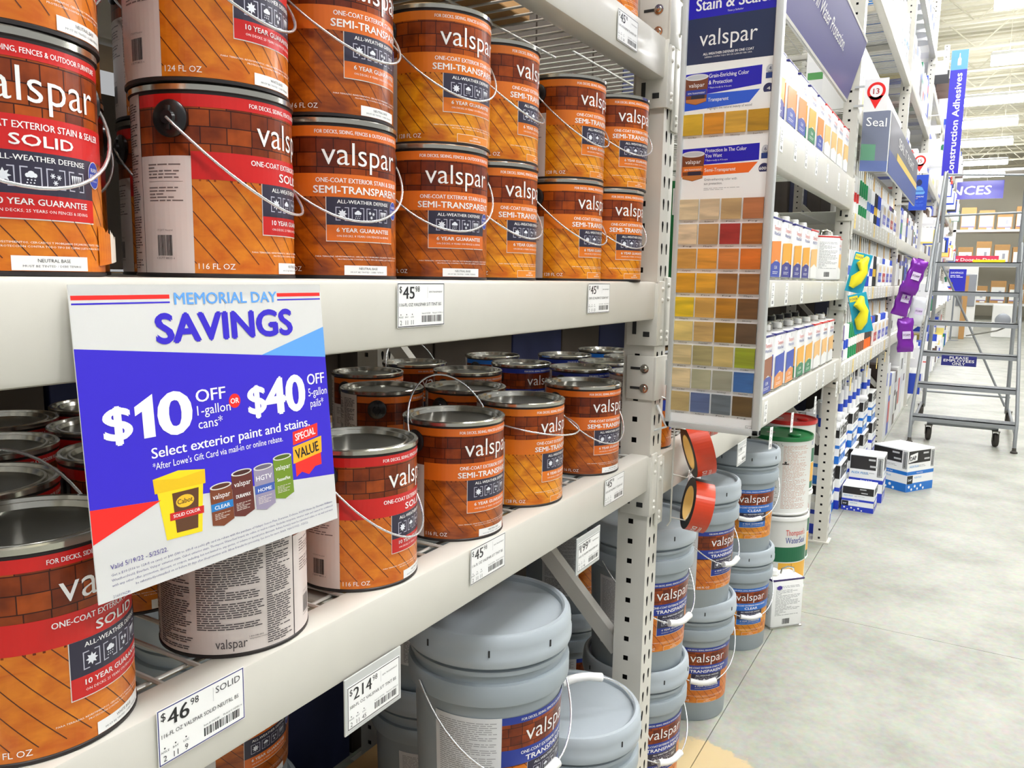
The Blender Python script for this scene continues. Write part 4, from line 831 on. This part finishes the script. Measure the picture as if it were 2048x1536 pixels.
slab('header_sign', 'grey end panel of the sealant header below the 13 flag', 'sign', ((5.0, -.005, 2.16), (.09, -.135, 0), (0, 0, .34)), .01, p)
p = Print(); L = 2.3; p.rect(0, 0, L, .34, ink((104, 104, 116)), 1); p.rect(0, 0, L, .13, ink((58, 80, 150)), 2); p.rect(.5, .13, L, .175, ink((236, 204, 96)), 2.2); p.text('SEAL IT RIGHT', .55, .22, .06, WT, 'L', .02, 1.3)
slab('header_sign', 'long grey header with yellow and blue stripes over the sealant bay', 'sign', ((5.1, -.142, 2.16), (L, .0, 0), (0, .0, .34)), .01, p)
def flag(n, x, y, z, label):
    p = Print(); p.disc(.06, .105, .046, INK_R, 1, 32); p.poly([(.024, .08), (.096, .08), (.06, .012)], INK_R, 1); p.disc(.06, .105, .032, M['card_white'], 2, 32); p.text(n, .06, .09, .03, ink((180, 40, 40)), 'C', .02)
    slab('bay_flag', label, 'sign', ((x, y, z), (0, -.12, 0), (0, 0, .17)), .003, p, group='bay number flags')
flag('13', 4.80, -.028, 2.447, 'white flag with a red map pin numbered thirteen'); flag('15', 7.84, -.068, 2.475, 'white flag with a red map pin numbered fifteen')
p = Print(); p.rect(0, 0, .14, .30, ink((36, 78, 200)), 1); p.disc(.07, .235, .022, ink((30, 40, 90)), 2, 16, .028); p.poly([(.02, .15), (.045, .195), (.07, .205), (.095, .195), (.12, .15), (.11, .135), (.03, .135)], ink((110, 170, 230)), 2); p.rect(.03, .155, .11, .17, ink((70, 120, 200)), 2.3); p.text('BUY ONLINE', .02, .11, .012, WT, 'L', .02); p.text('PICK UP', .02, .095, .01, ink((246, 210, 90)), 'L', .02); p.para(.02, .03, .12, .085, ink((90, 130, 230)), .01, .3, 2, 3)
slab('blue_poster', 'blue poster with a figure in light shirt below the 15 flag', 'poster', ((7.84, -.066, 2.16), (0, -.14, 0), (0, 0, .30)), .003, p)
p = Print(); p.rect(0, 0, .172, 1.20, ink((44, 34, 190)), 1); p.rect(0, 1.20, .172, 1.42, ink((96, 166, 246)), 1); p.poly([(.068, 1.25), (.104, 1.25), (.104, 1.32), (.092, 1.34), (.09, 1.385), (.082, 1.385), (.08, 1.34), (.068, 1.32)], WT, 2); p.text('Construction Adhesives', .125, -.02, .072, WT, 'L', .035, 1.18, rot=PI/2)
slab('hanging_banner', 'tall blue banner reading Construction Adhesives', 'sign', ((10.88, -.166, 2.80), (0, -.172, 0), (0, 0, 1.42)), .02, p)

def arm(nm, lab_part, L, zs):
    for o in [c for c in col.objects if c.name.split('.')[0] == nm and lab_part in c.get('label', '')]:
        for z in zs:
            mb = MB(); mb.box(.004, -.015, z, .012, L, z+.012, 'silver_trim'); mb.build('bracket', o)
arm('bay_flag', 'thirteen', .05, (.03, .13)); arm('bay_flag', 'fifteen', .09, (.03, .13)); arm('blue_poster', 'figure', .09, (.05, .24)); arm('hanging_banner', 'Construction', .19, (.1, .7, 1.3))
# ------------------------------------------------------------------ cartons
mat('carton_white', (244, 244, 242), .6); mat('carton_brown', (190, 146, 92), .75, var=.06, scale=6); mat('carton_shade_navy', (34, 40, 78), .7, var=.15, scale=5); mat('carton_shade_brown', (70, 60, 50), .8, var=.15, scale=5)  # the navy and darkest brown hold the shade at the rack's back
def carton(name, label, x, y, z, sx, sy, sz, rz=0., m='carton_white', pf=None, ps=None, cat='carton', group=None):
    """box with its front-left-bottom corner at the origin of the thing; pf printed on the aisle side, ps on the side towards -x"""
    t = thing(name, label, cat, (x, y, z), R(rz), group); mb = MB(); mb.box(0, 0, 0, sx, sy, sz, m, .003); mb.build('box', t)
    if pf: mb = MB(); pf.flat(mb, (0, 0, 0), (1, 0, 0), (0, 0, 1), .0008); mb.build('front_print', t)
    if ps: mb = MB(); ps.flat(mb, (0, sy, 0), (0, -1, 0), (0, 0, 1), .0008); mb.build('side_print', t)
    return t
BLU = ink((20, 116, 206)); BL2 = ink((34, 60, 190)); K = ink(BLACK)
def dap_print(w2, h, logo=True, c=BLU, bar=True):
    p = Print(); p.rect(.004, h*.68, w2-(.05 if bar else .004), h*.97, ink((30, 26, 26)), 1)
    if logo: p.poly([(.004, h*.70), (w2*.34, h*.74), (w2*.34, h*.93), (.02, h*.88)], M['card_white'], 2); p.text('DAP', w2*.18, h*.755, h*.1, K, 'C', .04, w2*.22, rot=.1)
    p.rect(w2*.55, h*.88, w2*.75, h*.92, ink((200, 200, 200)), 2); p.rect(w2*.6, h*.74, w2*.8, h*.78, ink((200, 200, 200)), 2); p.text('ALEX PLUS', w2*.06, h*.58, h*.05, ink((60, 150, 210)), 'L', .02); p.para(w2*.4, h*.56, w2*.75, h*.64, ink((150, 150, 150)), h*.03, .3, 1, 5)
    p.rect(0, h*.40, w2, h*.485, c, 1); p.text('Paint & Seal', w2*.35, h*.425, h*.035, WT, 'L', .02); p.rect(.004, h*.19, w2*.22, h*.385, K, 1.5); p.text('DAP', w2*.11, h*.26, h*.05, WT, 'C', .03); p.text('ALEX PLUS', w2*.27, h*.31, h*.04, ink((60, 150, 210)), 'L', .02); p.rect(0, 0, w2, h*.2, c, 1)
    for i in range(3): p.disc(w2*(.1+.22*i), h*.12, h*.035, WT, 2, 12); p.disc(w2*(.2+.22*i), h*.05, h*.03, WT, 2, 12)
    if bar: p.frame(w2-.04, h*.55, w2-.008, h*.95, .003, K, 1.5); p.barcode(w2-.035, h*.57, w2-.013, h*.93, None, 1.5, 7)
    return p
carton('white_carton', 'white and blue carton with a black top band standing in the aisle', 6.345, -.315, 0, .31, .29, .315, -31, pf=dap_print(.31, .315), ps=dap_print(.29, .315, False))
for j in range(2):
    for i in range(9):
        a, c = .30, (.31, .26)[j]; x = 4.96+i*.318; y = .045+.03*(i % 2)+.02*j; cc = BL2 if (i+j) % 2 == 0 else BLU
        carton('sealant_carton', 'white and %s sealant carton under the lowest sealant beam, %s of the %s layer' % ('deep-blue' if (i+j) % 2 == 0 else 'light-blue', ordw(i+1), ('floor', 'upper')[j]), x, y, .312*j, a, .3, c, pf=dap_print(a, c, (i+j) % 3 == 0, cc, False), ps=dap_print(.3, c, False, cc, False), group='sealant cartons on the floor')
for i, (x, y, z, a, b, c, nm) in enumerate(((5.62, -.17, 0, .2, .2, .17, 'low deep-blue striped carton on the floor before the sealant cartons'), (5.93, -.19, 0, .2, .22, .33, 'tall deep-blue striped carton just behind the low one in the aisle'))):
    carton('sealant_carton', nm, x, y, z, a, b, c, pf=dap_print(a, c, False, BL2, i == 1), ps=dap_print(b, c, False, BL2, i == 1))
# filler cartons behind the first two bays, shade put into their dark colours
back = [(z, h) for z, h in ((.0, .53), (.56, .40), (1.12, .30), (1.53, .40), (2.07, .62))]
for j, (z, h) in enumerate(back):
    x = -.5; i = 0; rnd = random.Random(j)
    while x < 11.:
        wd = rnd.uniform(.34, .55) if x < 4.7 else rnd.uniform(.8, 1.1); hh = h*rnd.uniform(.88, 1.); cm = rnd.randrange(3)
        carton('filler_carton', 'shade-coloured %s carton at the back of the rack, %s level, %s from the left' % (('navy', 'dark brown', 'dark brown')[cm], ords[j], ordw(i+1)), x, .965, z, wd-.012, .36, hh, m=('carton_shade_navy', 'carton_shade_brown', 'carton_shade_brown')[cm], group='shade-coloured cartons at the back of the rack'); x += wd; i += 1
for i in range(5):  # cartons added to block light and darken the deck underside and cans
    carton('filler_carton', 'added light-blocking brown carton on the upper wire deck, %s from the left' % ordw(i+1), -.1+.33*i, .22, 2.0645, .31, .56, .3, m='carton_brown', group='added light-blocking cartons on the upper wire deck')
# shelf boards of the back-to-back rack that carry them
for z in (.555, 1.115, 1.525, 2.065):
    mb = MB(); mb.box(-.6, .94, z-.014, 12.1, 1.4, z-.001, 'plywood'); tag(mb.build('rear_shelf_board'), 'shaded plywood shelf board at the back of the rack, %s up' % {.555: 'first', 1.115: 'second', 1.525: 'third', 2.065: 'fourth'}[z], 'shelf board')
gb = Print(); gb.text('flexx', .05, .03, .05, WT, 'L', .03); gb.rect(.3, .17, .5, .24, ink((120, 170, 130)), 1)
carton('green_carton', 'green carton lying behind the tins under the top beam', 3.72, .36, 1.535, .75, .3, .46, m=mat('carton_green', (18, 108, 52), .5), pf=gb)
# ------------------------------------------------------------------ sealant cartridges
def cartridge_mesh(body, band):
    mb = MB(); mb.lathe([(0, 0), (.0245, 0), (.0245, .07, band), (.0245, .125, body), (.0245, .215), (.022, .219), (.008, .222)], 14, body); return mb.mesh('tube', 40)
mb = MB(); mb.lathe([(.0085, .22), (.0075, .24), (.0025, .325), (0, .326)], 10, mat('nozzle_white', (240, 240, 236), .45)); NOZ = mb.mesh('nozzle', 50)
mb = MB(); mb.lathe([(.0085, .22), (.0075, .24), (.0025, .325), (0, .326)], 10, mat('nozzle_tan', (222, 186, 130), .45)); NOZT = mb.mesh('nozzle', 50)
cols = {'white and blue': ((244, 244, 244), (36, 76, 200)), 'white and red': ((244, 244, 242), (214, 44, 36)), 'brown': ((134, 84, 58), (236, 226, 214)), 'green': ((24, 140, 80), (240, 240, 238)), 'black': ((32, 32, 36), (220, 180, 60)), 'blue': ((36, 72, 190), (240, 240, 240)), 'orange': ((238, 110, 30), (70, 60, 56)), 'purple': ((92, 54, 140), (240, 240, 240)), 'clear grey': ((206, 210, 210), (90, 130, 200))}
CART = {k: cartridge_mesh(ink(a), ink(b)) for k, (a, b) in cols.items()}
def cartridge(kind, x, y, z, label, g, tilt=None, tan=False):
    t = thing('sealant_cartridge', label, 'cartridge', (x, y, z), 0, g)
    if tilt: t.rotation_euler = tilt
    link('tube', CART[kind], t); link('nozzle', NOZT if tan else NOZ, t)
seqs = [(1.9325, ['white and red', 'white and red', 'green', 'green', 'clear grey', 'white and blue', 'black', 'blue', 'white and blue', 'white and blue', 'white and blue', 'purple', 'black', 'white and red'], 'second highest'), (1.5025, ['white and blue', 'clear grey', 'white and red', 'white and blue', 'brown', 'blue', 'white and blue', 'black', 'white and blue', 'clear grey', 'blue', 'white and blue', 'white and blue', 'blue'], 'third highest'),
        (1.0525, ['purple', 'white and blue', 'green', 'green', 'brown', 'brown', 'orange', 'orange', 'blue', 'black', 'white and blue', 'blue', 'blue', 'white and blue'], 'lowest')]
for z, sq, nm in seqs:
    for i in range(28):
        k = sq[i//2]; x = 4.98+i*.103
        for j in range(2): cartridge(k, x, .045+.062*j, z, '%s cartridge on the %s sealant beam, %s of the %s row' % (k, nm, ordw(i+1), ('front', 'second')[j]), '%s cartridges on the %s sealant beam' % (k, nm), tan=(i % 5 == 2))
# loose cartridges in open trays above the floor cartons
for i in range(22):
    x = 5.1+i*.115
    if 5.3 < x < 5.76 or 6.8 < x < 7.: continue
    cartridge(('white and blue', 'clear grey', 'white and blue', 'blue')[i % 4], x, .11+.03*(i % 2), .573, 'white-nozzled cartridge standing on the floor cartons, %s from the second upright' % ordw(i+1), 'cartridges standing on the floor cartons')
for i, (x, z) in enumerate(((5.40, .60), (5.52, .60), (5.64, .60), (5.46, .648), (5.58, .648), (6.9, .60))):
    cartridge('white and blue', x, .05, z, 'white cartridge lying with its round end to the aisle, %s' % ords[i], 'cartridges lying on their side', (R(-88), 0, R(14)))
# display boxes between the cartridges
for k, (z, nm) in enumerate(((1.9325, 'second highest'), (1.5025, 'third highest'), (1.0525, 'lowest'))):
    for i in range(4):
        c = [(120, 120, 210), (40, 80, 200), (200, 60, 40), (90, 90, 190)][(i+k) % 4]; x = 6.55+.3*i; q = Print(); q.rect(.0, .03, .2, .1, ink(c), 1); q.disc(.06, .13, .03, ink((240, 210, 150)), 1); q.disc(.14, .13, .03, ink((240, 210, 150)), 1); q.text('SILICONE', .1, .05, .025, WT, 'C', .02, .16)
        carton('display_box', '%s display box before the cartridges on the %s sealant beam, %s' % (['lavender', 'blue', 'red', 'violet'][(i+k) % 4], nm, ords[i]), x, .004, z, .2, .016, .17, pf=q, m='carton_white')
# tall thin packs above the header of the sealant bay
beam(*B3, 2.5, .09, 'grey steel beam hidden behind the header of the sealant bay', conn=False); deck(*B3, 2.5, 'wire decking behind the header of the sealant bay', single=True)
for i in range(22):
    x = 5.05+i*.122; c = [(240, 240, 240), (246, 222, 150), (206, 206, 240), (236, 236, 232)][i % 4]; q = Print(); q.rect(.01, .04, .095, .3, ink(c), 1); q.rect(.01, .2, .095, .24, ink([(90, 160, 90), (170, 170, 230), (240, 200, 110), (210, 210, 210)][i % 4]), 2)
    carton('flat_pack', 'tall thin %s pack above the sealant header, %s from the left' % (['white', 'cream', 'lavender', 'pale grey'][i % 4], ordw(i+1)), x, .03, 2.5025, .105, .3, .38, pf=q, ps=q, group='%s thin packs above the sealant header' % ['white', 'cream', 'lavender', 'pale grey'][i % 4])
# goods on the topmost beam
for i in range(9):
    x = 5.9+i*.215; q = dap_print(.2, .36 if i % 2 else .42, False, BLU, True)
    carton('top_carton', 'white carton with blue stripes on the topmost sealant beam, %s from the left' % ords[i], x, .03, 3.335, .2, .3, .36 if i % 2 else .42, pf=q, ps=dap_print(.3, .36 if i % 2 else .42, False, BLU, True))
for i, x in enumerate((5.02, 5.22)):
    t = thing('jug', 'white squeeze bottle on the topmost beam, %s' % ('nearer one', 'farther one')[i], 'bottle', (x+.05, .08, 3.335)); mb = MB(); mb.lathe([(0, 0), (.06, 0), (.062, .01), (.062, .2), (.03, .26)], 24, 'tin_white'); mb.build('bottle', t, 40); mb = MB(); mb.lathe([(.03, .26), (.026, .3), (0, .3)], 20, 'cap_white'); mb.build('cap', t, 40); mb = MB(); p = Print(); p.rect(-.05, .06, .05, .16, ink((90, 190, 220)), 0, 12); p.cyl(mb, .0622); mb.build('label', t)
q = Print(); q.disc(.12, .2, .07, ink((70, 40, 20)), 1); q.disc(.13, .2, .045, ink((246, 200, 30)), 2)
carton('yellow_pack', 'yellow pack with a brown emblem on the topmost beam', 5.42, .03, 3.335, .24, .2, .36, m=mat('pack_yellow', (246, 206, 34), .5), pf=q, ps=q)
# bay behind the ladder and bays beyond
rnd = random.Random(5)
PAL = [(244, 244, 242), (36, 72, 190), (214, 60, 40), (240, 220, 120), (90, 70, 60), (30, 130, 90), (226, 226, 230), (40, 40, 44)]
WTS = [8, 2.5, .6, 1, .8, .5, 6, .8]
PN = ['white', 'blue', 'red', 'cream', 'brown', 'green', 'pale grey', 'black']
def bay_goods(x0, x1, levels, nm, n):
    for li, (z, hm) in enumerate(levels):
        x = x0+.03
        for i in range(n):
            wd = (x1-x0-.06)/n; c = rnd.choices(PAL, WTS)[0]; h = hm*rnd.uniform(.6, .95); q = Print(); c2 = rnd.choices(PAL, WTS)[0]; q.rect(.01, h*.2, wd-.025, h*.55, ink(c2), 1); q.rect(.02, h*.65, wd-.04, h*.8, ink(rnd.choices(PAL, WTS)[0]), 1)
            carton('shelf_box', '%s box with %s panel %s, shelf %s, %s from left' % (PN[PAL.index(c)], PN[PAL.index(c2)], nm, ordw(li+1), ordw(i+1)), x, .03, z, wd-.012, .3, h, m=ink(c), pf=q, ps=q, group='boxed goods ' + nm); x += wd
bay_goods(B4[0], B4[1], ((.0, .9), (1.055, .34), (1.505, .34), (1.935, .34), (2.5, .5), (3.365, .55)), 'behind the ladder', 13)
beam(*B4, 2.5, .09, 'grey steel beam in the middle height of the bay behind the ladder', conn=False); beam(*B4, 4.28, .11, 'highest grey steel beam of the bay behind the ladder', conn=False)
for b in range(4, 8):
    X = bay_x(b)
    for z in (1.05, 1.93, 2.9, 3.9): beam(*X, z, .1, 'grey steel beam of a far bay beyond the blue banner, bay %s, height %s' % (ords[b-4], ('low', 'middle', 'high', 'top')[(1.05, 1.93, 2.9, 3.9).index(z)]), conn=False)
    bay_goods(X[0], X[1], ((0, .9), (1.055, .7), (1.935, .8), (2.905, .8), (3.905, .7)), 'in %s far bay' % ordw(b-3), 6)
for i in range(7):
    t = thing('white_tub', 'white tub on the highest beam before the blue banner, %s' % ords[i], 'tub', (8.6+.34*i, .16, 4.285), 0, 'white tubs on the highest beam'); mb = MB(); mb.lathe([(0, 0), (.125, 0), (.14, .26), (.15, .262), (.15, .28)], 28, 'tin_white'); mb.build('body', t, 40); mb = MB(); mb.lathe([(.153, .275), (.153, .31), (.14, .315), (0, .312)], 28, 'cap_white'); mb.build('lid', t, 40); mb = MB(); p = Print(); p.rect(-.2, .05, .2, .2, ink((120, 130, 190)), 0, 20); p.cyl(mb, .1395); mb.build('label', t)
# ------------------------------------------------------------------ clip-strip goods on the uprights
def bag(label, name, loc, w2, h, m, seed, rot, g=None, cat='bag'):
    r = random.Random(seed); mb = MB(); nu, nv = 20, 22; ph = r.uniform(0, 6); vs = []
    for j in range(nv+1):
        v = j/nv; e = min(v, 1-v); full = min(1., e*6)**.6; wd = w2*(.97+.06*math.sin(ph+v*17))
        for i in range(nu):
            a = 2*PI*i/nu; c, s_ = math.cos(a), math.sin(a); dep = w2*.34*full*(1+.22*math.sin(3*a+ph+v*9)+.14*math.sin(7*a+v*23))+.002
            vs.append((wd*math.copysign(abs(c)**.6, c), dep*s_, h*(v-.5)))
    mb.raw(vs, [(j*nu+i, j*nu+(i+1) % nu, (j+1)*nu+(i+1) % nu, (j+1)*nu+i) for j in range(nv) for i in range(nu)], m)
    t = thing(name, label, cat, loc, 0, g); t.rotation_euler = rot; mb.build('pouch', t, 50); mb = MB(); mb.box(-w2*.4, -.002, h*.485, w2*.4, .002, h*.53, m); mb.build('hang_tab', t)
    p = Print(); p.rect(-w2*.5, -h*.1, w2*.5, h*.12, ink((214, 200, 226)), 0); p.text('FOAM', 0, -h*.02, h*.07, ink((70, 20, 90)), 'C', .02, w2*.8); mb = MB(); p.flat(mb, (0, -w2*.36-.006, 0), (1, 0, 0), (0, 0, 1), .0005); mb.build('label', t); return t
mat('foil_purple', (122, 30, 160), .25, .3, coat=.4); mat('toy_yellow', (244, 232, 30), .4, coat=.2); mat('toy_blue', (24, 160, 196), .4, coat=.2); mat('bag_clear', (214, 216, 220), .15, coat=.5)
for i, (y, z, ry) in enumerate(((-.17, 1.585, 16), (-.10, 1.39, 14), (-.13, 1.07, -4))): bag('purple foil bag hanging before the third upright, %s of three' % ('top', 'middle', 'bottom')[i], 'foil_bag', (7.80-.06*(2-i), y, z), .07, .30, 'foil_purple', i, (0, R(ry), R(-66)), 'purple foil bags')
bag('clear bag hanging beside the purple foil bags', 'clear_bag', (7.9, -.2, 1.28), .07, .26, 'bag_clear', 9, (0, R(8), R(-60)))
for i, (z, rz, ry) in enumerate(((1.58, -60, 12), (1.36, -66, -14))):
    tt = thing('blister_pack', 'turquoise and yellow blister pack hanging at the second upright, %s one' % ('upper', 'lower')[i], 'blister pack', (4.79-.05*i, -.07-.03*i, z), 0, 'blister packs at the second upright'); tt.rotation_euler = (0, R(ry), R(rz))
    mb = MB(); mb.box(-.05, -.002, -.11, .05, .002, .11, 'toy_blue', .0015); mb.build('backing_card', tt)
    mb = MB(); mb.tube([(.02, -.012, .09), (-.005, -.022, .05), (.015, -.024, .01), (-.012, -.022, -.04), (-.025, -.012, -.085)], [.012, .03, .022, .034, .014], 'toy_yellow', 14); mb.build('tool', tt, 60)
    p = Print(); p.rect(-.045, .07, .0, .1, ink((236, 224, 60)), 1); p.text('TOOL', -.022, .079, .012, ink((20, 60, 120)), 'C', .02); mb = MB(); p.flat(mb, (0, -.002, 0), (1, 0, 0), (0, 0, 1), .0005); mb.build('printed_face', tt)
# ------------------------------------------------------------------ rolling step ladder
mat('ladder_grey', (146, 150, 152), .45, .3); mat('rubber', (70, 66, 60), .8); mat('caster_steel', (120, 118, 110), .4, .6)
lt = thing('step_ladder', 'grey rolling warehouse step ladder parked in the aisle', 'ladder', (8.43, -.63, 0)); Wd = .43
def lp(name, path, r, m='ladder_grey'): mb = MB(); mb.tube(path, r, m, 8); return mb.build(name, lt, 60)
for s in (-1, 1):
    lp('side_rail', [(0, s*Wd, .02), (0.0, s*Wd, .28), (1.15, s*Wd*.86, 1.95)], .016); lp('rear_leg', [(1.75, s*Wd*.95, .12), (1.5, s*Wd*.86, 1.9), (1.5, s*Wd*.86, 2.72)], .02); lp('base_rail', [(.0, s*Wd, .16), (1.78, s*Wd, .16)], .014)
    lp('handrail', [(.35, s*Wd*.96, 1.45), (1.0, s*Wd*.86, 2.55), (1.15, s*Wd*.86, 2.68), (1.5, s*Wd*.86, 2.70)], .014); lp('handrail_post', [(.62, s*Wd*.9, 1.15), (.78, s*Wd*.88, 2.16)], .012)
    mb = MB(); mb.lathe([(0, 0), (.03, 0), (.03, .012), (.018, .022), (.016, .05)], 16, 'rubber'); o = mb.build('foot', lt, 40); o.location = (0, s*Wd, 0)
    for xx in (.25, 1.72):
        mb = MB(); mb.lathe([(0, -.018), (.06, -.018), (.065, -.01), (.065, .01), (.06, .018), (0, .018)], 24, 'rubber'); o = mb.build('caster_wheel', lt, 40); o.location = (xx, s*Wd*.66 if xx < 1 else s*Wd, .065); o.rotation_euler = (R(90), 0, R(12)); mb = MB(); mb.box(-.03, -.03, .06, .03, -.022, .15, 'caster_steel'); mb.box(-.03, .022, .06, .03, .03, .15, 'caster_steel'); mb.box(-.04, -.035, .145, .04, .035, .155, 'caster_steel'); f = mb.build('caster_fork', lt); f.location = (xx, s*Wd*.66 if xx < 1 else s*Wd, 0)
for k in range(6):
    z = .262+.298*k; x = .0+.2*k; w3 = Wd*(1-.02*k)
    mb = MB(); mb.box(x-.01, -w3, z-.045, x+.0, w3, z, 'ladder_grey'); mb.box(x-.01, -w3, z-.008, x+.004, w3, z, 'ladder_grey')
    for i in range(9): mb.box(x, -w3, z-.004-.0, x+.01+.018*0, w3, z, 'ladder_grey') if i == 0 else mb.box(x+.024*i-.003, -w3, z-.02, x+.024*i+.003, w3, z, 'ladder_grey')
    n = 14
    for i in range(n+1): yy = -w3+2*w3*i/n; mb.box(x, yy-.002, z-.016, x+.2, yy+.002, z-.002, 'ladder_grey')
    mb.build('step', lt)
lp('cross_brace', [(1.72, -Wd*.9, .2), (1.52, Wd*.8, 1.75)], .012); lp('rear_bar', [(1.75, -Wd, .3), (1.75, Wd, .3)], .012); lp('top_rail', [(1.5, -Wd*.86, 2.66), (1.5, Wd*.86, 2.70)], .012); lp('mid_rail', [(1.5, -Wd*.86, 2.28), (1.5, Wd*.86, 2.26)], .012)
lp('caster_bar', [(.25, -Wd*.7, .17), (.25, Wd*.7, .17)], .016); mb = MB(); mb.box(1.48, -.25, 1.76, 1.5, .05, 1.79, mat('label_yellow', (236, 222, 30), .5)); mb.build('warning_strip', lt)
lp('chain', [(.6, Wd*.1, 1.02), (.62, -Wd*.5, 1.08), (.64, -Wd*.95, 1.18)], .007, 'caster_steel')
p = Print(); p.rect(0, 0, .30, .10, ink((30, 34, 120)), 1); p.text('PLEASE', .15, .068, .024, WT, 'C', .03, .16); p.text('EMPLOYEES', .15, .038, .026, WT, 'C', .03, .26); p.text('ONLY', .15, .008, .026, WT, 'C', .03, .11)
slab('employee_sign', 'small navy sign reading PLEASE EMPLOYEES ONLY hanging on the ladder', 'sign', ((8.80, -.40, .735), (0, -.30, 0), (0, 0, .10)), .003, p)
# ------------------------------------------------------------------ far end of the aisle: appliance department
def fy(y): return -.643+(y+.643)*40/24
def fz(z): return 1.53+(z-1.53)*40/24
mat('far_white', (242, 242, 238), .5); mat('far_steel', (150, 154, 160), .35, .5)
p = Print(); p.rect(0, 0, 4.2, .72, ink((66, 58, 200)), 1); p.text('APPLIANCES', 3.75, .18, .36, WT, 'R', .04, 3.3, shear=.1)
slab('department_sign', 'blue hanging department sign reading APPLIANCES', 'sign', ((38, 2.95, fz(3.60)), (0, -4.2, 0), (0, 0, .72)), .05, p)
t = thing('stock_shelving', 'tall white shelving with boxed appliances at the far end', 'shelving', (40, 0, 0))
for z in (fz(2.03), fz(2.93), fz(1.05), 6.4): mb = MB(); mb.box(0, -8, z-.1, 1.4, 3.2, z, 'far_white'); mb.build('shelf', t)
for y in (3.1, .4, -2.1, -4.8, -7.4): mb = MB(); mb.box(0, y-.06, 0, .12, y+.06, 7, 'far_white'); mb.build('post', t)
q0 = Print()
bi = 0
for z, hh in ((fz(2.03), 1.05), (fz(2.93), 1.0), (fz(1.05), 1.0)):
    y = .2
    for i in range(9):
        wd = .62; h = hh*(.72, .95, .82)[(i+bi) % 3]; q = Print(); q.rect(.03, h*.14, wd-.09, h*.72, M['far_white'], 1); q.rect(wd*.5, h*.3, wd*.65, h*.55, ink((170, 170, 180)), 2); q.rect(.03, h*.12, wd-.09, h*.15, ink((90, 90, 190)), 2); q.rect(wd*.5, h*.02, wd*.8, h*.1, M['far_white'], 2)
        carton('appliance_carton', 'brown and white appliance carton, %s far shelf, %s from the left' % (('middle', 'top', 'low')[bi], ords[i]), 40.15, y-wd+.05, z+.003, .8, wd-.05, h, m='carton_brown', ps=None)
        o = [c for c in col.objects if c.name.startswith('appliance_carton')][-1]
        mb = MB(); q.flat(mb, (0, wd-.05, 0), (0, -1, 0), (0, 0, 1), .004); 
        top = sorted([c for c in col.objects if c.name.startswith('appliance_carton')], key=lambda c: c.name)[-1]
        mb.build('side_print', top); y -= wd+.06
    bi += 1
p = Print(); p.rect(0, 0, 2.0, .32, ink((226, 40, 84)), 1); p.text('InstaView Door-in-Door', 1.0, .1, .13, WT, 'C', .03, 1.75)
slab('red_banner', 'red banner strip reading InstaView Door-in-Door at the far end', 'sign', ((26, .60, 2.10), (0, -1.70, 0), (0, 0, .22)), .03, Print()); 
t = [c for c in col.objects if c.name == 'red_banner'][0]; mb = MB(); p2 = Print(); p2.rect(0, 0, 1.7, .22, ink((226, 40, 84)), 1); p2.text('InstaView Door-in-Door', .9, .07, .09, WT, 'C', .03, 1.5); p2.flat(mb, (0, 0, 0), (0, -1, 0), (0, 0, 1), .004); mb.build('lettering', t)
t = thing('refrigerator', 'white refrigerator display cabinet under the red banner', 'refrigerator', (26.05, .1, 0)); mb = MB(); mb.box(0, -.75, 0, .8, .55, 2.09, 'far_white', .02); mb.build('cabinet', t); mb = MB(); mb.box(-.03, -.72, .9, 0, -.25, 1.8, 'far_steel', .01); mb.build('door', t)
t = thing('refrigerator', 'tan door panel leaning in front of the white refrigerator', 'door panel', (25.4, -.30, 0)); mb = MB(); mb.box(0, -.14, 0, .05, 0, 1.75, 'carton_brown', .005); mb.build('panel', t); mb = MB(); mb.box(-.01, -.03, .9, 0, -.01, 1.1, 'far_steel'); mb.build('handle', t)
p = Print(); p.rect(0, 0, .42, .62, ink((26, 30, 190)), 1); p.text('SAVINGS', .05, .5, .05, WT, 'L', .02, .3); p.para(.05, .38, .36, .48, WT, .04, .4, 2, 3)
slab('blue_poster', 'blue savings poster standing at the far appliance display', 'poster', ((24.5, .05, 1.30), (0, -.36, 0), (0, 0, .62)), .02, p)
t = thing('washing_machine', 'white washing machine on the far aisle floor', 'washer', (27, -1.15, 0)); mb = MB(); mb.box(0, -.5, 0, .6, .05, .95, 'far_white', .02); mb.build('cabinet', t); mb = MB(); mb.lathe([(0, 0), (.2, 0), (.2, .03), (.15, .04), (0, .04)], 28, 'far_steel'); o = mb.build('door', t, 40); o.location = (0, -.22, .5); o.rotation_euler = (0, R(-90), 0)

o = [c for c in col.objects if c.name == 'department_sign'][0]
for y in (-.6, -3.6):
    mb = MB(); mb.tube([(.02, y, .7), (.02, y, 7.5-o.location.z)], .01, 'joist_paint', 5); mb.build('suspension_wire', o)
o = [c for c in col.objects if c.name.startswith('blue_poster') and 'far' in c['label']][0]
mb = MB(); mb.tube([(.03, -.18, 0), (.03, -.18, -1.29)], .02, 'far_steel', 8); mb.lathe([(0, -1.3), (.2, -1.3), (.2, -1.285), (.02, -1.275)], 20, 'far_steel', .03, -.18); mb.build('stand', o)
